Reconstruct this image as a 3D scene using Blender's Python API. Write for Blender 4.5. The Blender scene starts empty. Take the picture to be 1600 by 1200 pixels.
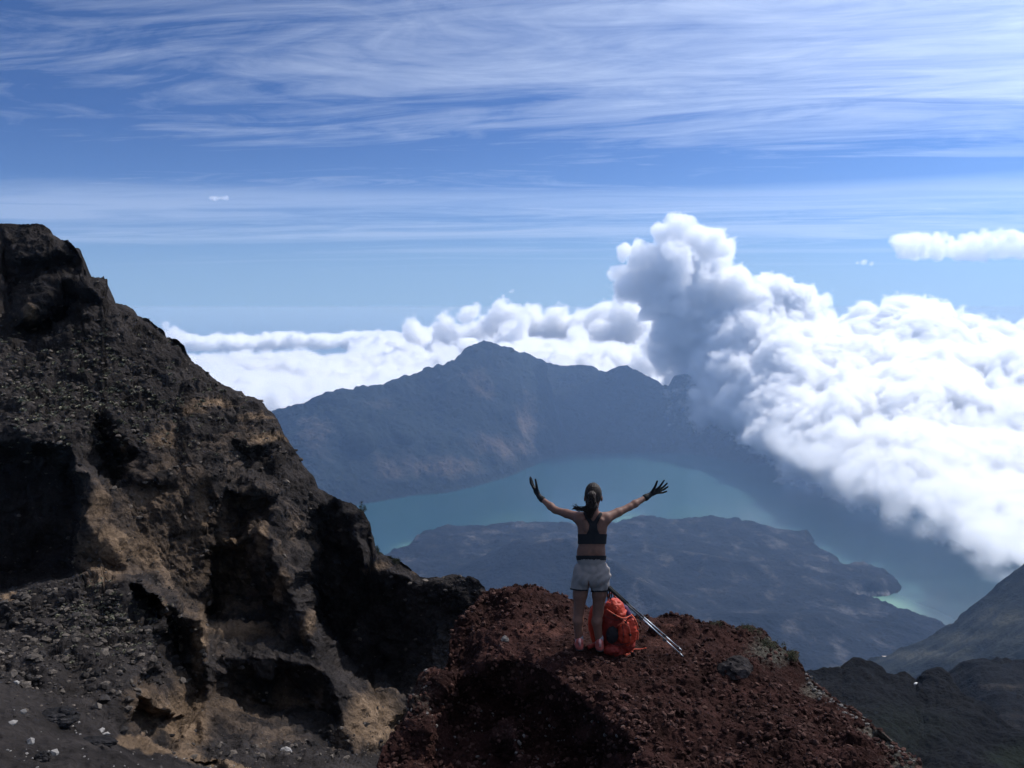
import bpy, math, random
import numpy as np
from mathutils import Vector, geometry
sc = bpy.context.scene
COL = sc.collection
R = math.radians
# ------------------------------------------------------------------ camera, world, sun, exposure
F = 1339.0            # focal length in pixels of a 1600 px wide frame
CZ = 3.36             # eye height above the ground the hiker stands on
PITCH = R(5.55)
cam = bpy.data.cameras.new('camera'); camo = bpy.data.objects.new('camera', cam); COL.objects.link(camo)
cam.sensor_width = 36; cam.lens = F / 1600 * 36; cam.clip_start = .1; cam.clip_end = 4e5
camo.location = (0, 0, CZ); camo.rotation_euler = (R(90) - PITCH, 0, 0); sc.camera = camo
EL, AZ = R(48), R(53)
world = bpy.data.worlds.new('World'); sc.world = world; world.use_nodes = True


def build_world():
    nt = world.node_tree; N = nt.nodes.new; L = nt.links.new
    bg = nt.nodes['Background']; bg.inputs[1].default_value = .1
    sky = N('ShaderNodeTexSky'); sky.sky_type = 'NISHITA'; sky.sun_disc = False
    sky.sun_elevation = EL; sky.sun_rotation = AZ; sky.altitude = 3000
    sky.air_density = 1.0; sky.dust_density = .3; sky.ozone_density = 2.5

    def M(op, a, b=None, c=None, clamp=False):
        n = N('ShaderNodeMath'); n.operation = op; n.use_clamp = clamp
        for i, x in enumerate((a, b, c)):
            if x is None: continue
            if hasattr(x, 'is_linked'): L(x, n.inputs[i])
            else: n.inputs[i].default_value = x
        return n.outputs[0]
    tc = N('ShaderNodeTexCoord'); sp = N('ShaderNodeSeparateXYZ'); L(tc.outputs['Generated'], sp.inputs[0])
    x, y, z = sp.outputs
    zz = M('MAXIMUM', M('ADD', z, .035), .02)
    u = M('DIVIDE', x, zz); v = M('DIVIDE', y, zz)
    # a high thin deck of cirrus, seen in perspective
    cb = N('ShaderNodeCombineXYZ'); L(M('MULTIPLY', u, .42), cb.inputs[0]); L(M('ADD', v, M('MULTIPLY', u, .10)), cb.inputs[1])
    wn = N('ShaderNodeTexNoise'); wn.inputs['Scale'].default_value = .55; wn.inputs['Detail'].default_value = 3
    L(cb.outputs[0], wn.inputs['Vector'])
    vm = N('ShaderNodeVectorMath'); vm.operation = 'SCALE'; L(wn.outputs['Color'], vm.inputs[0]); vm.inputs['Scale'].default_value = 1.6
    va = N('ShaderNodeVectorMath'); va.operation = 'ADD'; L(cb.outputs[0], va.inputs[0]); L(vm.outputs[0], va.inputs[1])

    def noise(vec, scale, detail, rough, dist=0., stretch=None):
        if stretch:
            mp = N('ShaderNodeMapping'); L(vec, mp.inputs[0]); mp.inputs['Scale'].default_value = stretch; vec = mp.outputs[0]
        n = N('ShaderNodeTexNoise'); n.inputs['Scale'].default_value = scale; n.inputs['Detail'].default_value = detail
        n.inputs['Roughness'].default_value = rough; n.inputs['Distortion'].default_value = dist
        L(vec, n.inputs['Vector']); return n.outputs[0]

    def ramp(f, stops):
        r = N('ShaderNodeValToRGB'); e = r.color_ramp.elements
        while len(e) < len(stops): e.new(.5)
        for k, (p, c) in enumerate(stops):
            e[k].position = p; e[k].color = (c, c, c, 1)
        L(f, r.inputs[0]); return r.outputs[0]
    big = noise(va.outputs[0], .7, 4, .5)
    fib = noise(va.outputs[0], 1.3, 10, .68, .8, (.5, 1.4, 1))
    fine = noise(va.outputs[0], 4.2, 8, .66, 1.6, (.45, 1.3, 1))
    curl = noise(va.outputs[0], 2.2, 8, .62, 2.5, (1., .8, 1))
    band = noise(va.outputs[0], .9, 8, .62, .5, (.10, .75, 1))
    cover = ramp(z, [(0., .0), (.02, .25), (.05, .40), (.078, .70), (.098, .80), (.112, .62), (.124, .45), (.155, .56), (.185, .76), (.25, .97), (.36, .85), (.6, 1.)])
    side = M('ADD', .97, M('MULTIPLY', x, .30))
    k_ = M('MULTIPLY', cover, side)
    c = M('ADD', M('MULTIPLY', big, .30), M('ADD', M('MULTIPLY', fib, .36), M('ADD', M('MULTIPLY', fine, .14), M('MULTIPLY', curl, .20))))
    c = M('MULTIPLY', M('SUBTRACT', c, M('SUBTRACT', .655, M('MULTIPLY', k_, .285))), 3.7)
    c = M('MAXIMUM', M('MINIMUM', c, 1.), 0.)
    # long level bands low in the sky
    b2 = M('MULTIPLY', M('MAXIMUM', M('MINIMUM', M('MULTIPLY', M('SUBTRACT', band, .47), 7.), 1.), 0.), ramp(z, [(.03, 0.), (.07, .5), (.10, .55), (.118, .35), (.128, .0), (.2, 0.)]))
    c = M('MULTIPLY', M('MAXIMUM', c, b2), .80)
    dt = N('ShaderNodeVectorMath'); dt.operation = 'DOT_PRODUCT'; L(tc.outputs['Generated'], dt.inputs[0])
    dt.inputs[1].default_value = (math.sin(AZ) * math.cos(EL), math.cos(AZ) * math.cos(EL), math.sin(EL))
    glow = M('POWER', M('MAXIMUM', dt.outputs['Value'], 0.), 5.)
    tint = N('ShaderNodeMixRGB'); tint.blend_type = 'MULTIPLY'; tint.inputs[0].default_value = 1
    L(sky.outputs[0], tint.inputs[1]); tint.inputs[2].default_value = SKYTINT
    low = N('ShaderNodeMixRGB'); L(ramp(z, [(0., 1.), (.03, .82), (.08, .36), (.13, .08), (.19, 0.)]), low.inputs[0])
    L(tint.outputs[0], low.inputs[1]); low.inputs[2].default_value = HORIZON
    mix = N('ShaderNodeMixRGB'); L(c, mix.inputs[0]); L(low.outputs[0], mix.inputs[1]); mix.inputs[2].default_value = CIRRUS
    aur_fill = N('ShaderNodeVectorMath'); aur_fill.operation = 'SCALE'; L(mix.outputs[0], aur_fill.inputs[0]); L(M('ADD', M('ADD', 1., M('MULTIPLY', glow, 2.4)), ramp(z, [(.42, 0.), (.75, 1.)])), aur_fill.inputs['Scale'])  # sun aureole, and an overhead boost added to fill the shadows
    L(aur_fill.outputs[0], bg.inputs[0])


SKYTINT = (.120, .245, .455, 1)
HORIZON = (2.3, 3.5, 4.7, 1)
CIRRUS = (4.9, 5.5, 6.6, 1)
HAZE = 3.7e-5; HAZECOL = (.38, .58, .92, 1)
build_world()
sun = bpy.data.lights.new('sun', 'SUN'); sun.energy = 4.2; sun.angle = R(.5); sun.color = (1, .95, .88)
suno = bpy.data.objects.new('sun', sun); COL.objects.link(suno)
suno.rotation_euler = Vector((math.sin(AZ) * math.cos(EL), math.cos(AZ) * math.cos(EL), math.sin(EL))).to_track_quat('Z', 'Y').to_euler()
sc.view_settings.view_transform = 'Standard'; sc.view_settings.look = 'None'
sc.view_settings.exposure = 0.5; sc.view_settings.gamma = 1
sc.cycles.use_denoising = True; sc.cycles.use_adaptive_sampling = True; sc.cycles.adaptive_threshold = .03; sc.cycles.volume_step_rate = 1.6
sc.cycles.max_bounces = 12; sc.cycles.volume_bounces = 7; sc.cycles.diffuse_bounces = 3; sc.cycles.volume_max_steps = 300; sc.cycles.transparent_max_bounces = 64


def at(px, py, Y):
    """world point seen at pixel (px, py) of the 1600 x 1200 photograph, Y metres ahead of the camera"""
    a = (px - 800) / F; b = (600 - py) / F
    dy = math.cos(PITCH) + b * math.sin(PITCH); dz = -math.sin(PITCH) + b * math.cos(PITCH)
    return np.stack(np.broadcast_arrays(a * Y / dy, Y + 0. * a, CZ + dz * Y / dy), -1)


# ------------------------------------------------------------------ numpy noise
_rs = np.random.RandomState(7)
_perm = np.concatenate([_rs.permutation(256)] * 3)
_grad = _rs.normal(size=(256, 3)); _grad /= np.linalg.norm(_grad, axis=1)[:, None]


def pnoise(P):
    i = np.floor(P).astype(np.int64); f = P - i; i &= 255
    w = f * f * f * (f * (f * 6 - 15) + 10)
    out = 0
    for dx in (0, 1):
        for dy in (0, 1):
            for dz in (0, 1):
                h = _perm[_perm[_perm[(i[..., 0] + dx) & 255] + ((i[..., 1] + dy) & 255)] + ((i[..., 2] + dz) & 255)]
                g = _grad[h]
                d = g[..., 0] * (f[..., 0] - dx) + g[..., 1] * (f[..., 1] - dy) + g[..., 2] * (f[..., 2] - dz)
                out = out + d * (w[..., 0] if dx else 1 - w[..., 0]) * (w[..., 1] if dy else 1 - w[..., 1]) * (w[..., 2] if dz else 1 - w[..., 2])
    return out * 1.6


def fbm(P, scale, octv=5, rough=.5, off=0., sq=(1, 1, 1)):
    q = P * (np.array(sq) / scale) + off; a = 1.; s = 0.; t = 0.
    for k in range(octv):
        s = s + a * pnoise(q); t += a; a *= rough; q = q * 2.03 + 17.3
    return s / t


def ridged(P, scale, octv=5, rough=.5, off=0., sq=(1, 1, 1)):
    q = P * (np.array(sq) / scale) + off; a = 1.; s = 0.; t = 0.
    for k in range(octv):
        s = s + a * (1 - 2 * np.abs(pnoise(q))); t += a; a *= rough; q = q * 2.03 + 11.7
    return s / t


def cells(P, scale, off=0.):
    """worley noise: distance to the nearest and second nearest feature point, and that point's random value"""
    q = P / scale + off; i = np.floor(q).astype(np.int64); f = q - i
    d1 = np.full(q.shape[:-1], 9.); d2 = d1.copy(); v = np.zeros_like(d1)
    for dx in (-1, 0, 1):
        for dy in (-1, 0, 1):
            for dz in (-1, 0, 1):
                h = _perm[_perm[_perm[(i[..., 0] + dx) & 255] + ((i[..., 1] + dy) & 255)] + ((i[..., 2] + dz) & 255)]
                o = _grad[h] * .45 + .5 + np.array((dx, dy, dz)) - f
                d = np.sqrt((o * o).sum(-1)); m = d < d1
                d2 = np.where(m, d1, np.minimum(d2, d)); v = np.where(m, h / 255., v); d1 = np.where(m, d, d1)
    return d1, d2, v


def blur(A, n):
    for ax in (0, 1):
        for _ in range(3):
            k = 2 * n + 1
            pad = [(0, 0), (0, 0)]; pad[ax] = (n + 1, n)
            B = np.cumsum(np.pad(A, pad, mode='edge'), axis=ax)
            A = (np.take(B, range(k, B.shape[ax]), ax) - np.take(B, range(0, B.shape[ax] - k), ax)) / k
    return A


def smooth(a, b, x):
    t = np.clip((x - a) / (b - a), 0, 1); return t * t * (3 - 2 * t)


# ------------------------------------------------------------------ object helpers
def tag(o, label=None, cat=None, group=None, kind=None):
    if label: o['label'] = label
    if cat: o['category'] = cat
    if group: o['group'] = group
    if kind: o['kind'] = kind
    return o


def empty(name, loc, label, cat, group=None):
    o = bpy.data.objects.new(name, None); COL.objects.link(o); o.location = loc; o.empty_display_size = .2
    return tag(o, label, cat, group)


def mesh(name, V, faces, mat, parent=None, smooth_=True, attrs=None, world_verts=True):
    """V are world coordinates; with a parent they are moved into its space"""
    V = np.asarray(V, float)
    if parent is not None and world_verts: V = V - np.array(parent_loc(parent))
    me = bpy.data.meshes.new(name)
    faces = np.asarray(faces)
    n, k = faces.shape
    me.vertices.add(len(V)); me.vertices.foreach_set('co', V.astype(np.float32).ravel())
    me.loops.add(n * k); me.loops.foreach_set('vertex_index', faces.astype(np.int32).ravel())
    me.polygons.add(n); me.polygons.foreach_set('loop_start', np.arange(0, n * k, k, dtype=np.int32))
    me.polygons.foreach_set('use_smooth', np.full(n, smooth_))
    me.update(calc_edges=True); me.validate()
    for an, av in (attrs or {}).items():
        a = me.attributes.new(an, 'FLOAT', 'POINT'); a.data.foreach_set('value', np.asarray(av, np.float32).ravel())
    me.materials.append(mat)
    o = bpy.data.objects.new(name, me); COL.objects.link(o)
    if parent is not None: o.parent = parent
    return o


def parent_loc(p):
    l = Vector(p.location)
    if p.parent: l = l + Vector(parent_loc(p.parent))
    return l


def gridfaces(r, c):
    i = np.arange(r * c).reshape(r, c)
    return np.stack([i[:-1, :-1].ravel(), i[1:, :-1].ravel(), i[1:, 1:].ravel(), i[:-1, 1:].ravel()], 1)


def gnormals(P):
    du = np.gradient(P, axis=1); dv = np.gradient(P, axis=0)
    n = np.cross(dv, du); l = np.linalg.norm(n, axis=-1, keepdims=True)
    return n / np.maximum(l, 1e-9)


def interp(points, lines, PX, PY):
    """piecewise-linear 1/Y over the image plane from control points (px, py, Y) and polylines of them"""
    co = []; idx = {}; edges = []

    def add(p):
        k = (float(p[0]), float(p[1]))
        if k not in idx: idx[k] = len(co); co.append(p)
        return idx[k]
    for p in points: add(p)
    for l in lines:
        ids = [add(p) for p in l]; edges += [(a, b) for a, b in zip(ids, ids[1:]) if a != b]
    v2 = [Vector((c[0], c[1])) for c in co]
    vo, eo, fo, ov, oe, of = geometry.delaunay_2d_cdt(v2, edges, [], 0, 1e-4)
    inv = []
    for k, o in enumerate(ov):
        if o: inv.append(1. / co[o[0]][2])
        else:   # an intersection of two lines: nearest control point
            d = [(vo[k] - q).length for q in v2]; inv.append(1. / co[int(np.argmin(d))][2])
    out = np.full(PX.shape, np.nan)
    for f in fo:
        a, b, c = [vo[j] for j in f]; det = (b.x - a.x) * (c.y - a.y) - (c.x - a.x) * (b.y - a.y)
        if abs(det) < 1e-9: continue
        m = (PX >= min(a.x, b.x, c.x)) & (PX <= max(a.x, b.x, c.x)) & (PY >= min(a.y, b.y, c.y)) & (PY <= max(a.y, b.y, c.y))
        if not m.any(): continue
        x = PX[m]; y = PY[m]
        w1 = ((x - a.x) * (c.y - a.y) - (c.x - a.x) * (y - a.y)) / det
        w2 = ((b.x - a.x) * (y - a.y) - (x - a.x) * (b.y - a.y)) / det
        w0 = 1 - w1 - w2; ok = (w0 > -1e-6) & (w1 > -1e-6) & (w2 > -1e-6)
        val = w0 * inv[f[0]] + w1 * inv[f[1]] + w2 * inv[f[2]]
        o = out[m]; o[ok] = val[ok]; out[m] = o
    bad = np.isnan(out)
    if bad.any():
        cx = np.array([[p[0], p[1]] for p in co]); ci = np.array([1. / p[2] for p in co])
        bx = PX[bad]; by = PY[bad]; d = (bx[:, None] - cx[:, 0]) ** 2 + (by[:, None] - cx[:, 1]) ** 2
        out[bad] = ci[d.argmin(1)]
    return out


class Sheet:
    """a surface of terrain: front face laid out through control points, crest rolled over to a back slope"""

    def __init__(s, x0, x1, dx, top, bottom, rows, points, lines, blur_n=2, back=(10, 1.0, 1.0), warp=0.):
        s.x0, s.x1, s.dx = x0, x1, dx
        px = np.arange(x0, x1 + dx, dx); t = np.array(top, float)
        s.ty = np.interp(px, t[:, 0], t[:, 1])
        b = np.array(bottom, float); by = np.interp(px, b[:, 0], b[:, 1])
        v = np.linspace(0, 1, rows)[:, None]
        PX = np.broadcast_to(px, (rows, len(px))); PY = s.ty + (by - s.ty) * v
        s.PX, s.PY = PX, PY; s.by = by
        WX, WY = PX, PY
        if warp:
            Q = np.stack([PX, PY, PX * 0], -1); k = smooth(4, 45, PY - s.ty)
            WX = PX + k * warp * (fbm(Q, 46, 4, .6, 3.) * 1.3 + fbm(Q, 13, 3, .6, 8.) * .4); WY = PY + k * warp * (fbm(Q, 46, 4, .6, 13.) * 1.3 + fbm(Q, 13, 3, .6, 18.) * .4)
        inv = interp(points, lines, WX, WY); inv = blur(inv, blur_n) if blur_n else inv
        P = at(PX, PY, 1. / inv)
        nb, st, slope = back
        k = (np.arange(nb, 0, -1) ** 1.3)[:, None, None] * st
        B = P[:1] + k * np.array((0, 1, -slope))
        s.nb = nb; s.P = np.concatenate([B, P]); s.PXX = np.concatenate([np.repeat(PX[:1], nb, 0), PX]); s.PYY = np.concatenate([np.repeat(PY[:1], nb, 0), PY])

    def displace(s, D, nb_=2):
        n = gnormals(s.P)
        n = np.stack([blur(n[..., k], nb_) for k in range(3)], -1); n /= np.linalg.norm(n, axis=-1, keepdims=True)
        s.P = s.P + n * D[..., None]
        s.N = gnormals(s.P)

    def idx(s, px, py):
        c = int(round((px - s.x0) / s.dx)); c = min(max(c, 0), s.P.shape[1] - 1)
        v = (py - s.ty[c]) / (s.by[c] - s.ty[c]); r = s.nb + int(round(v * (s.P.shape[0] - s.nb - 1)))
        return min(max(r, 0), s.P.shape[0] - 1), c

    def point(s, px, py):
        r, c = s.idx(px, py); return s.P[r, c], s.N[r, c]

    def build(s, name, mat, attrs=None):
        r, c = s.P.shape[:2]
        return mesh(name, s.P.reshape(-1, 3), gridfaces(r, c), mat, attrs={k: v.ravel() for k, v in (attrs or {}).items()})


def blobmask(PX, PY, blobs):
    m = 0
    for (x, y, rx, ry, a) in blobs:
        m = np.maximum(m, a * np.exp(-(((PX - x) / rx) ** 2 + ((PY - y) / ry) ** 2)))
    return m


# ------------------------------------------------------------------ materials
def material(name):
    m = bpy.data.materials.new(name); m.use_nodes = True
    return m, m.node_tree, m.node_tree.nodes['Principled BSDF']


class NB:
    def __init__(s, nt): s.nt = nt; s.tc = nt.nodes.new('ShaderNodeTexCoord')

    def N(s, t): return s.nt.nodes.new(t)

    def L(s, a, b): s.nt.links.new(a, b)

    def M(s, op, a, b=None, clamp=False):
        n = s.N('ShaderNodeMath'); n.operation = op; n.use_clamp = clamp
        for i, x in enumerate((a, b)):
            if x is None: continue
            if hasattr(x, 'is_linked'): s.L(x, n.inputs[i])
            else: n.inputs[i].default_value = x
        return n.outputs[0]

    def noise(s, scale, detail=6, rough=.6, stretch=(1, 1, 1), dist=0.):
        mp = s.N('ShaderNodeMapping'); s.L(s.tc.outputs['Object'], mp.inputs[0]); mp.inputs['Scale'].default_value = stretch
        n = s.N('ShaderNodeTexNoise'); n.inputs['Scale'].default_value = scale; n.inputs['Detail'].default_value = detail
        n.inputs['Roughness'].default_value = rough; n.inputs['Distortion'].default_value = dist; s.L(mp.outputs[0], n.inputs['Vector'])
        return n.outputs[0]

    def vor(s, scale, feature='F1'):
        n = s.N('ShaderNodeTexVoronoi'); n.feature = feature; n.inputs['Scale'].default_value = scale; s.L(s.tc.outputs['Object'], n.inputs['Vector'])
        return n

    def attr(s, name):
        n = s.N('ShaderNodeAttribute'); n.attribute_name = name; return n.outputs['Fac']

    def mix(s, f, a, b, mode='MIX'):
        n = s.N('ShaderNodeMixRGB'); n.blend_type = mode
        for i, x in enumerate((f, a, b)):
            if hasattr(x, 'is_linked'): s.L(x, n.inputs[i])
            elif isinstance(x, tuple): n.inputs[i].default_value = x + (1,)
            else: n.inputs[i].default_value = x
        return n.outputs[0]

    def ramp(s, f, stops):
        r = s.N('ShaderNodeValToRGB'); e = r.color_ramp.elements
        while len(e) < len(stops): e.new(.5)
        for k, (p, c) in enumerate(stops):
            e[k].position = p; e[k].color = (c if isinstance(c, tuple) else (c, c, c)) + (1,)
        s.L(f, r.inputs[0]); return r.outputs[0]

    def bump(s, h, dist, strength=1., normal=None):
        n = s.N('ShaderNodeBump'); n.inputs['Distance'].default_value = dist; n.inputs['Strength'].default_value = strength
        s.L(h, n.inputs['Height'])
        if normal is not None: s.L(normal, n.inputs['Normal'])
        return n.outputs[0]


def rock_material(name, dark, tan, gscale, bump, rough=.95, third=None, strata=0.):
    """dark rock, with lighter rock where the 'tan' attribute says so; gscale = grain size in metres"""
    m, nt, bs = material(name); b = NB(nt)
    dark = tuple(c * .88 for c in dark); tan = tuple(c * .84 for c in tan)
    n1 = b.noise(1 / (gscale * 14), 7, .62); n2 = b.noise(1 / gscale, 6, .7); n3 = b.noise(1 / (gscale * 60), 4, .55)
    v = b.vor(1 / (gscale * 1.6)).outputs['Distance']
    dk = b.mix(b.ramp(n1, [(.35, 0.), (.65, 1.)]), tuple(c * .55 for c in dark), tuple(c * 1.45 for c in dark))
    tn = b.mix(b.ramp(n1, [(.32, 0.), (.68, 1.)]), tuple(c * .6 for c in tan), tuple(c * 1.3 for c in tan))
    if strata:
        st = b.noise(.9, 5, .65, (.06, .06, 1.))
        tn = b.mix(b.ramp(st, [(.38, 0.), (.62, strata)]), tn, tuple(c * .45 for c in tan))
    f = b.M('ADD', b.attr('tan'), b.M('MULTIPLY', b.M('SUBTRACT', n1, .5), 1.1))
    f = b.ramp(f, [(.25, 0.), (.75, 1.)])
    col = b.mix(f, dk, tn)
    if third:
        g = b.ramp(b.M('ADD', b.attr('green'), b.M('MULTIPLY', b.M('SUBTRACT', n2, .5), 1.2)), [(.3, 0.), (.7, 1.)])
        col = b.mix(g, col, third)
    col = b.mix(1., col, b.ramp(n2, [(.25, .5), (.75, 1.35)]), 'MULTIPLY')
    col = b.mix(1., col, b.ramp(n3, [(.3, .75), (.7, 1.2)]), 'MULTIPLY')
    b.L(col, bs.inputs['Base Color']); bs.inputs['Roughness'].default_value = rough
    bs.inputs['Specular IOR Level'].default_value = .04
    h = b.M('ADD', n2, b.M('MULTIPLY', v, .7))
    nn = b.bump(h, bump, 1.); b.L(nn, bs.inputs['Normal'])
    return m


def simple(name, color, rough=.7, var=.25, scale=40., bumpd=.002, metallic=0., spec=.15, stretch=(1, 1, 1)):
    m, nt, bs = material(name); b = NB(nt)
    n = b.noise(scale, 5, .6, stretch)
    b.L(b.mix(b.ramp(n, [(.3, 0.), (.7, 1.)]), tuple(c * (1 - var) for c in color), tuple(min(c * (1 + var), 1) for c in color)), bs.inputs['Base Color'])
    bs.inputs['Roughness'].default_value = rough; bs.inputs['Metallic'].default_value = metallic; bs.inputs['Specular IOR Level'].default_value = spec
    if bumpd: b.L(b.bump(n, bumpd), bs.inputs['Normal'])
    return m


# ------------------------------------------------------------------ far terrain: lake, sea, crater rim, cone
ZL = -1700.           # lake level


def quad(name, x0, x1, y0, y1, z, mat):
    return mesh(name, [(x0, y0, z), (x1, y0, z), (x1, y1, z), (x0, y1, z)], [(0, 1, 2, 3)], mat, smooth_=False)


def far_material(name, dark, tan, gscale, bump):
    return rock_material(name, dark, tan, gscale, bump, rough=1.)


m, nt, bs = material('lake_water'); b = NB(nt)
shoal = b.attr('shoal')
streak = b.noise(.0012, 3, .5, (1, .35, 1), .6)
c = b.mix(b.ramp(streak, [(.3, 0.), (.72, 1.)]), (.005, .030, .037), (.009, .042, .047))
c = b.mix(b.attr('pale'), c, (.024, .066, .070))  # paler to the right: water tint, also brightened to offset the cloud shadow
c = b.mix(shoal, c, (.14, .26, .15))
b.L(c, bs.inputs['Base Color']); bs.inputs['Roughness'].default_value = .25; bs.inputs['IOR'].default_value = 1.33
gx, gy = np.meshgrid(np.linspace(-7000, 7500, 250), np.linspace(1200, 11000, 180))
LP = np.stack([gx, gy, np.full_like(gx, ZL)], -1)


def shoalmask(P):
    q = 0
    for (px, py, r, a) in [(1365, 940, 75, 1.), (1395, 945, 60, .7), (1350, 935, 50, 1.), (1320, 893, 60, .35), (640, 858, 60, .5), (985, 814, 90, .5), (1420, 965, 90, .35), (1100, 812, 160, .12), (800, 822, 160, .12)]:
        y = 1700 / math.tan(PITCH + math.atan((py - 600) / F)); c_ = at(px, py, y)
        q = np.maximum(q, a * np.exp(-((P[..., 0] - c_[0]) ** 2 + ((P[..., 1] - c_[1]) * .6) ** 2) / (r * 1.6) ** 2))
    return q


# finer water near the peninsula, where the shoals are
gx, gy = np.meshgrid(np.concatenate([[-7000, -4000], np.linspace(-2000, 4200, 200), [5500, 7500]]), np.concatenate([[1200, 3000], np.linspace(3800, 7600, 140), [9000, 11000]]))
LP = np.stack([gx, gy, np.full_like(gx, ZL)], -1)
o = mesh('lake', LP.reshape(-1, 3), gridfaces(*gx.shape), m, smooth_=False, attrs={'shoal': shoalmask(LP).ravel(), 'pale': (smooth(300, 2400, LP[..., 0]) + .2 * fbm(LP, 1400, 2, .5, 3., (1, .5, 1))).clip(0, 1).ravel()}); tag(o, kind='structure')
m, nt, bs = material('sea_water'); bs.inputs['Base Color'].default_value = (.02, .07, .13, 1); bs.inputs['Roughness'].default_value = .35
o = quad('sea', -250000, 250000, -20000, 380000, -3700, m); tag(o, kind='structure')


def lakey(py):
    return 1700 / np.tan(PITCH + np.arctan((np.asarray(py, float) - 600) / F))


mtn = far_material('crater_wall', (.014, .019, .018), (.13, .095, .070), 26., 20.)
mtn_shade = far_material('crater_wall_shaded', (.012, .016, .016), (.03, .028, .025), 26., 20.)  # far wall stands in shadow: shade put into its darker rock colour


def rim(name, sky, shore, crest_add, extra, mat, tanblobs, label, amp=60, x0=None, x1=None, dx=1.6):
    px = np.linspace(sky[0][0], sky[-1][0], 40)
    pts = []
    sh = np.array(shore, float); sk = np.array(sky, float); ca = np.array(crest_add, float)
    top = []; bot = []; mid = []
    for x in px:
        ys = np.interp(x, sh[:, 0], sh[:, 1]); Yb = float(lakey(ys)); yt = np.interp(x, sk[:, 0], sk[:, 1])
        Yt = Yb + np.interp(x, ca[:, 0], ca[:, 1])
        top.append((x, yt - 3, Yt)); bot.append((x, ys + 6, Yb - 60))
        # concave profile: steeper towards the crest
        ym = yt + (ys - yt) * .55; mid.append((x, ym, 1. / (.48 / Yt + .52 / (Yb * .985 + .015 * Yt))))
    s = Sheet(sky[0][0], sky[-1][0], dx, sky, [(x, y + 7) for x, y in shore], 190, extra, [top, bot, mid], 3, (12, 60., .9))
    P = s.P
    fade = smooth(0, 14, s.PYY * 0 + np.maximum(0, (np.interp(s.PXX, sh[:, 0], sh[:, 1]) - s.PYY)))
    g = ridged(P, 620, 5, .55, 3.1, (1, .8, .42)) + .25 * ridged(P, 170, 4, .6, 8, (1, 1, .5))
    f = fbm(P, 210, 5, .55, 9.)
    s.displace((g * amp + f * amp * .5 - amp * .3) * (.25 + .75 * fade))
    tan = blobmask(s.PXX, s.PYY, tanblobs) * .8 + .05
    o = s.build(name, mat, {'tan': tan, 'green': tan * 0})
    return tag(o, kind='structure')


rim('far_crater_rim', [(780, 560), (840, 565), (870, 570), (900, 576), (925, 575), (934, 582), (950, 583), (965, 574), (980, 570), (995, 576), (1010, 589), (1035, 603), (1045, 604), (1055, 590), (1070, 586), (1085, 592), (1100, 606), (1140, 626), (1180, 648), (1230, 690), (1300, 705), (1400, 700), (1700, 690)],
    [(780, 712), (860, 710), (960, 707), (1080, 708), (1130, 716), (1200, 727), (1300, 736), (1420, 742), (1700, 745)],
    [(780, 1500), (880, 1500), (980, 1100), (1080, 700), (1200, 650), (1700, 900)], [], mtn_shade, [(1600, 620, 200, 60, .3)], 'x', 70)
rim('crater_rim', [(300, 690), (400, 660), (420, 652), (445, 641), (452, 636), (465, 632), (500, 620), (540, 614), (570, 612), (600, 608), (625, 598), (645, 589), (670, 575), (690, 571), (710, 562), (730, 550), (750, 541), (765, 538), (780, 541), (800, 548), (815, 557), (830, 562), (845, 572), (858, 600), (868, 640), (876, 680), (884, 712)],
    [(300, 800), (500, 800), (560, 786), (600, 780), (640, 772), (700, 768), (760, 753), (800, 741), (830, 727), (862, 712), (884, 709)],
    [(300, 1500), (500, 1300), (650, 1400), (765, 1450), (830, 1200), (850, 900), (866, 500), (884, 60)],
    [(800, 640, 8900), (740, 660, 8350), (700, 640, 8500), (640, 690, 7800), (600, 660, 8050), (560, 700, 7500), (520, 650, 7900), (480, 700, 7500), (450, 690, 7700)],
    mtn, [(740, 610, 40, 30, .45), (765, 575, 35, 14, .35), (780, 700, 60, 22, .75), (690, 735, 70, 22, .6), (620, 730, 50, 30, .5), (490, 690, 35, 40, .5), (820, 670, 30, 50, .55), (600, 640, 40, 20, .3)], 'x', 95)

# peninsula with the young cone, a height field standing in the lake
shore = [(560, 905), (590, 885), (612, 868), (640, 862), (643, 850), (665, 838), (690, 832), (740, 829), (800, 827), (850, 826), (900, 828), (960, 826), (975, 822), (985, 816), (1000, 812), (1030, 818), (1060, 821), (1085, 817), (1110, 816), (1140, 820), (1158, 817), (1165, 824), (1185, 826), (1200, 831), (1225, 838), (1245, 840), (1262, 836), (1270, 842), (1268, 856), (1290, 868), (1310, 880), (1320, 889), (1345, 885), (1362, 890), (1375, 898), (1390, 905), (1403, 912), (1402, 925), (1385, 930), (1362, 931), (1344, 930), (1343, 938), (1352, 945), (1380, 948), (1400, 960), (1430, 971), (1455, 977), (1478, 984), (1500, 1000), (1500, 1080), (1300, 1200), (700, 1200), (500, 1100), (520, 950)]
S = np.array([at(x, y, lakey(y))[:2] for x, y in shore])
gx, gy = np.meshgrid(np.arange(-1500, 2700, 8.), np.arange(2700, 6700, 10.))
wob = np.stack([gx, gy, gx * 0], -1)
wx = fbm(wob, 120, 5, .65, 4.) * 38 + fbm(wob, 300, 3, .6, 14.) * 40; wy = fbm(wob, 120, 5, .65, 31.) * 38
qx = gx + wx; qy = gy + wy
dist = np.full(gx.shape, 1e9); inside = np.zeros(gx.shape, bool)
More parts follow.
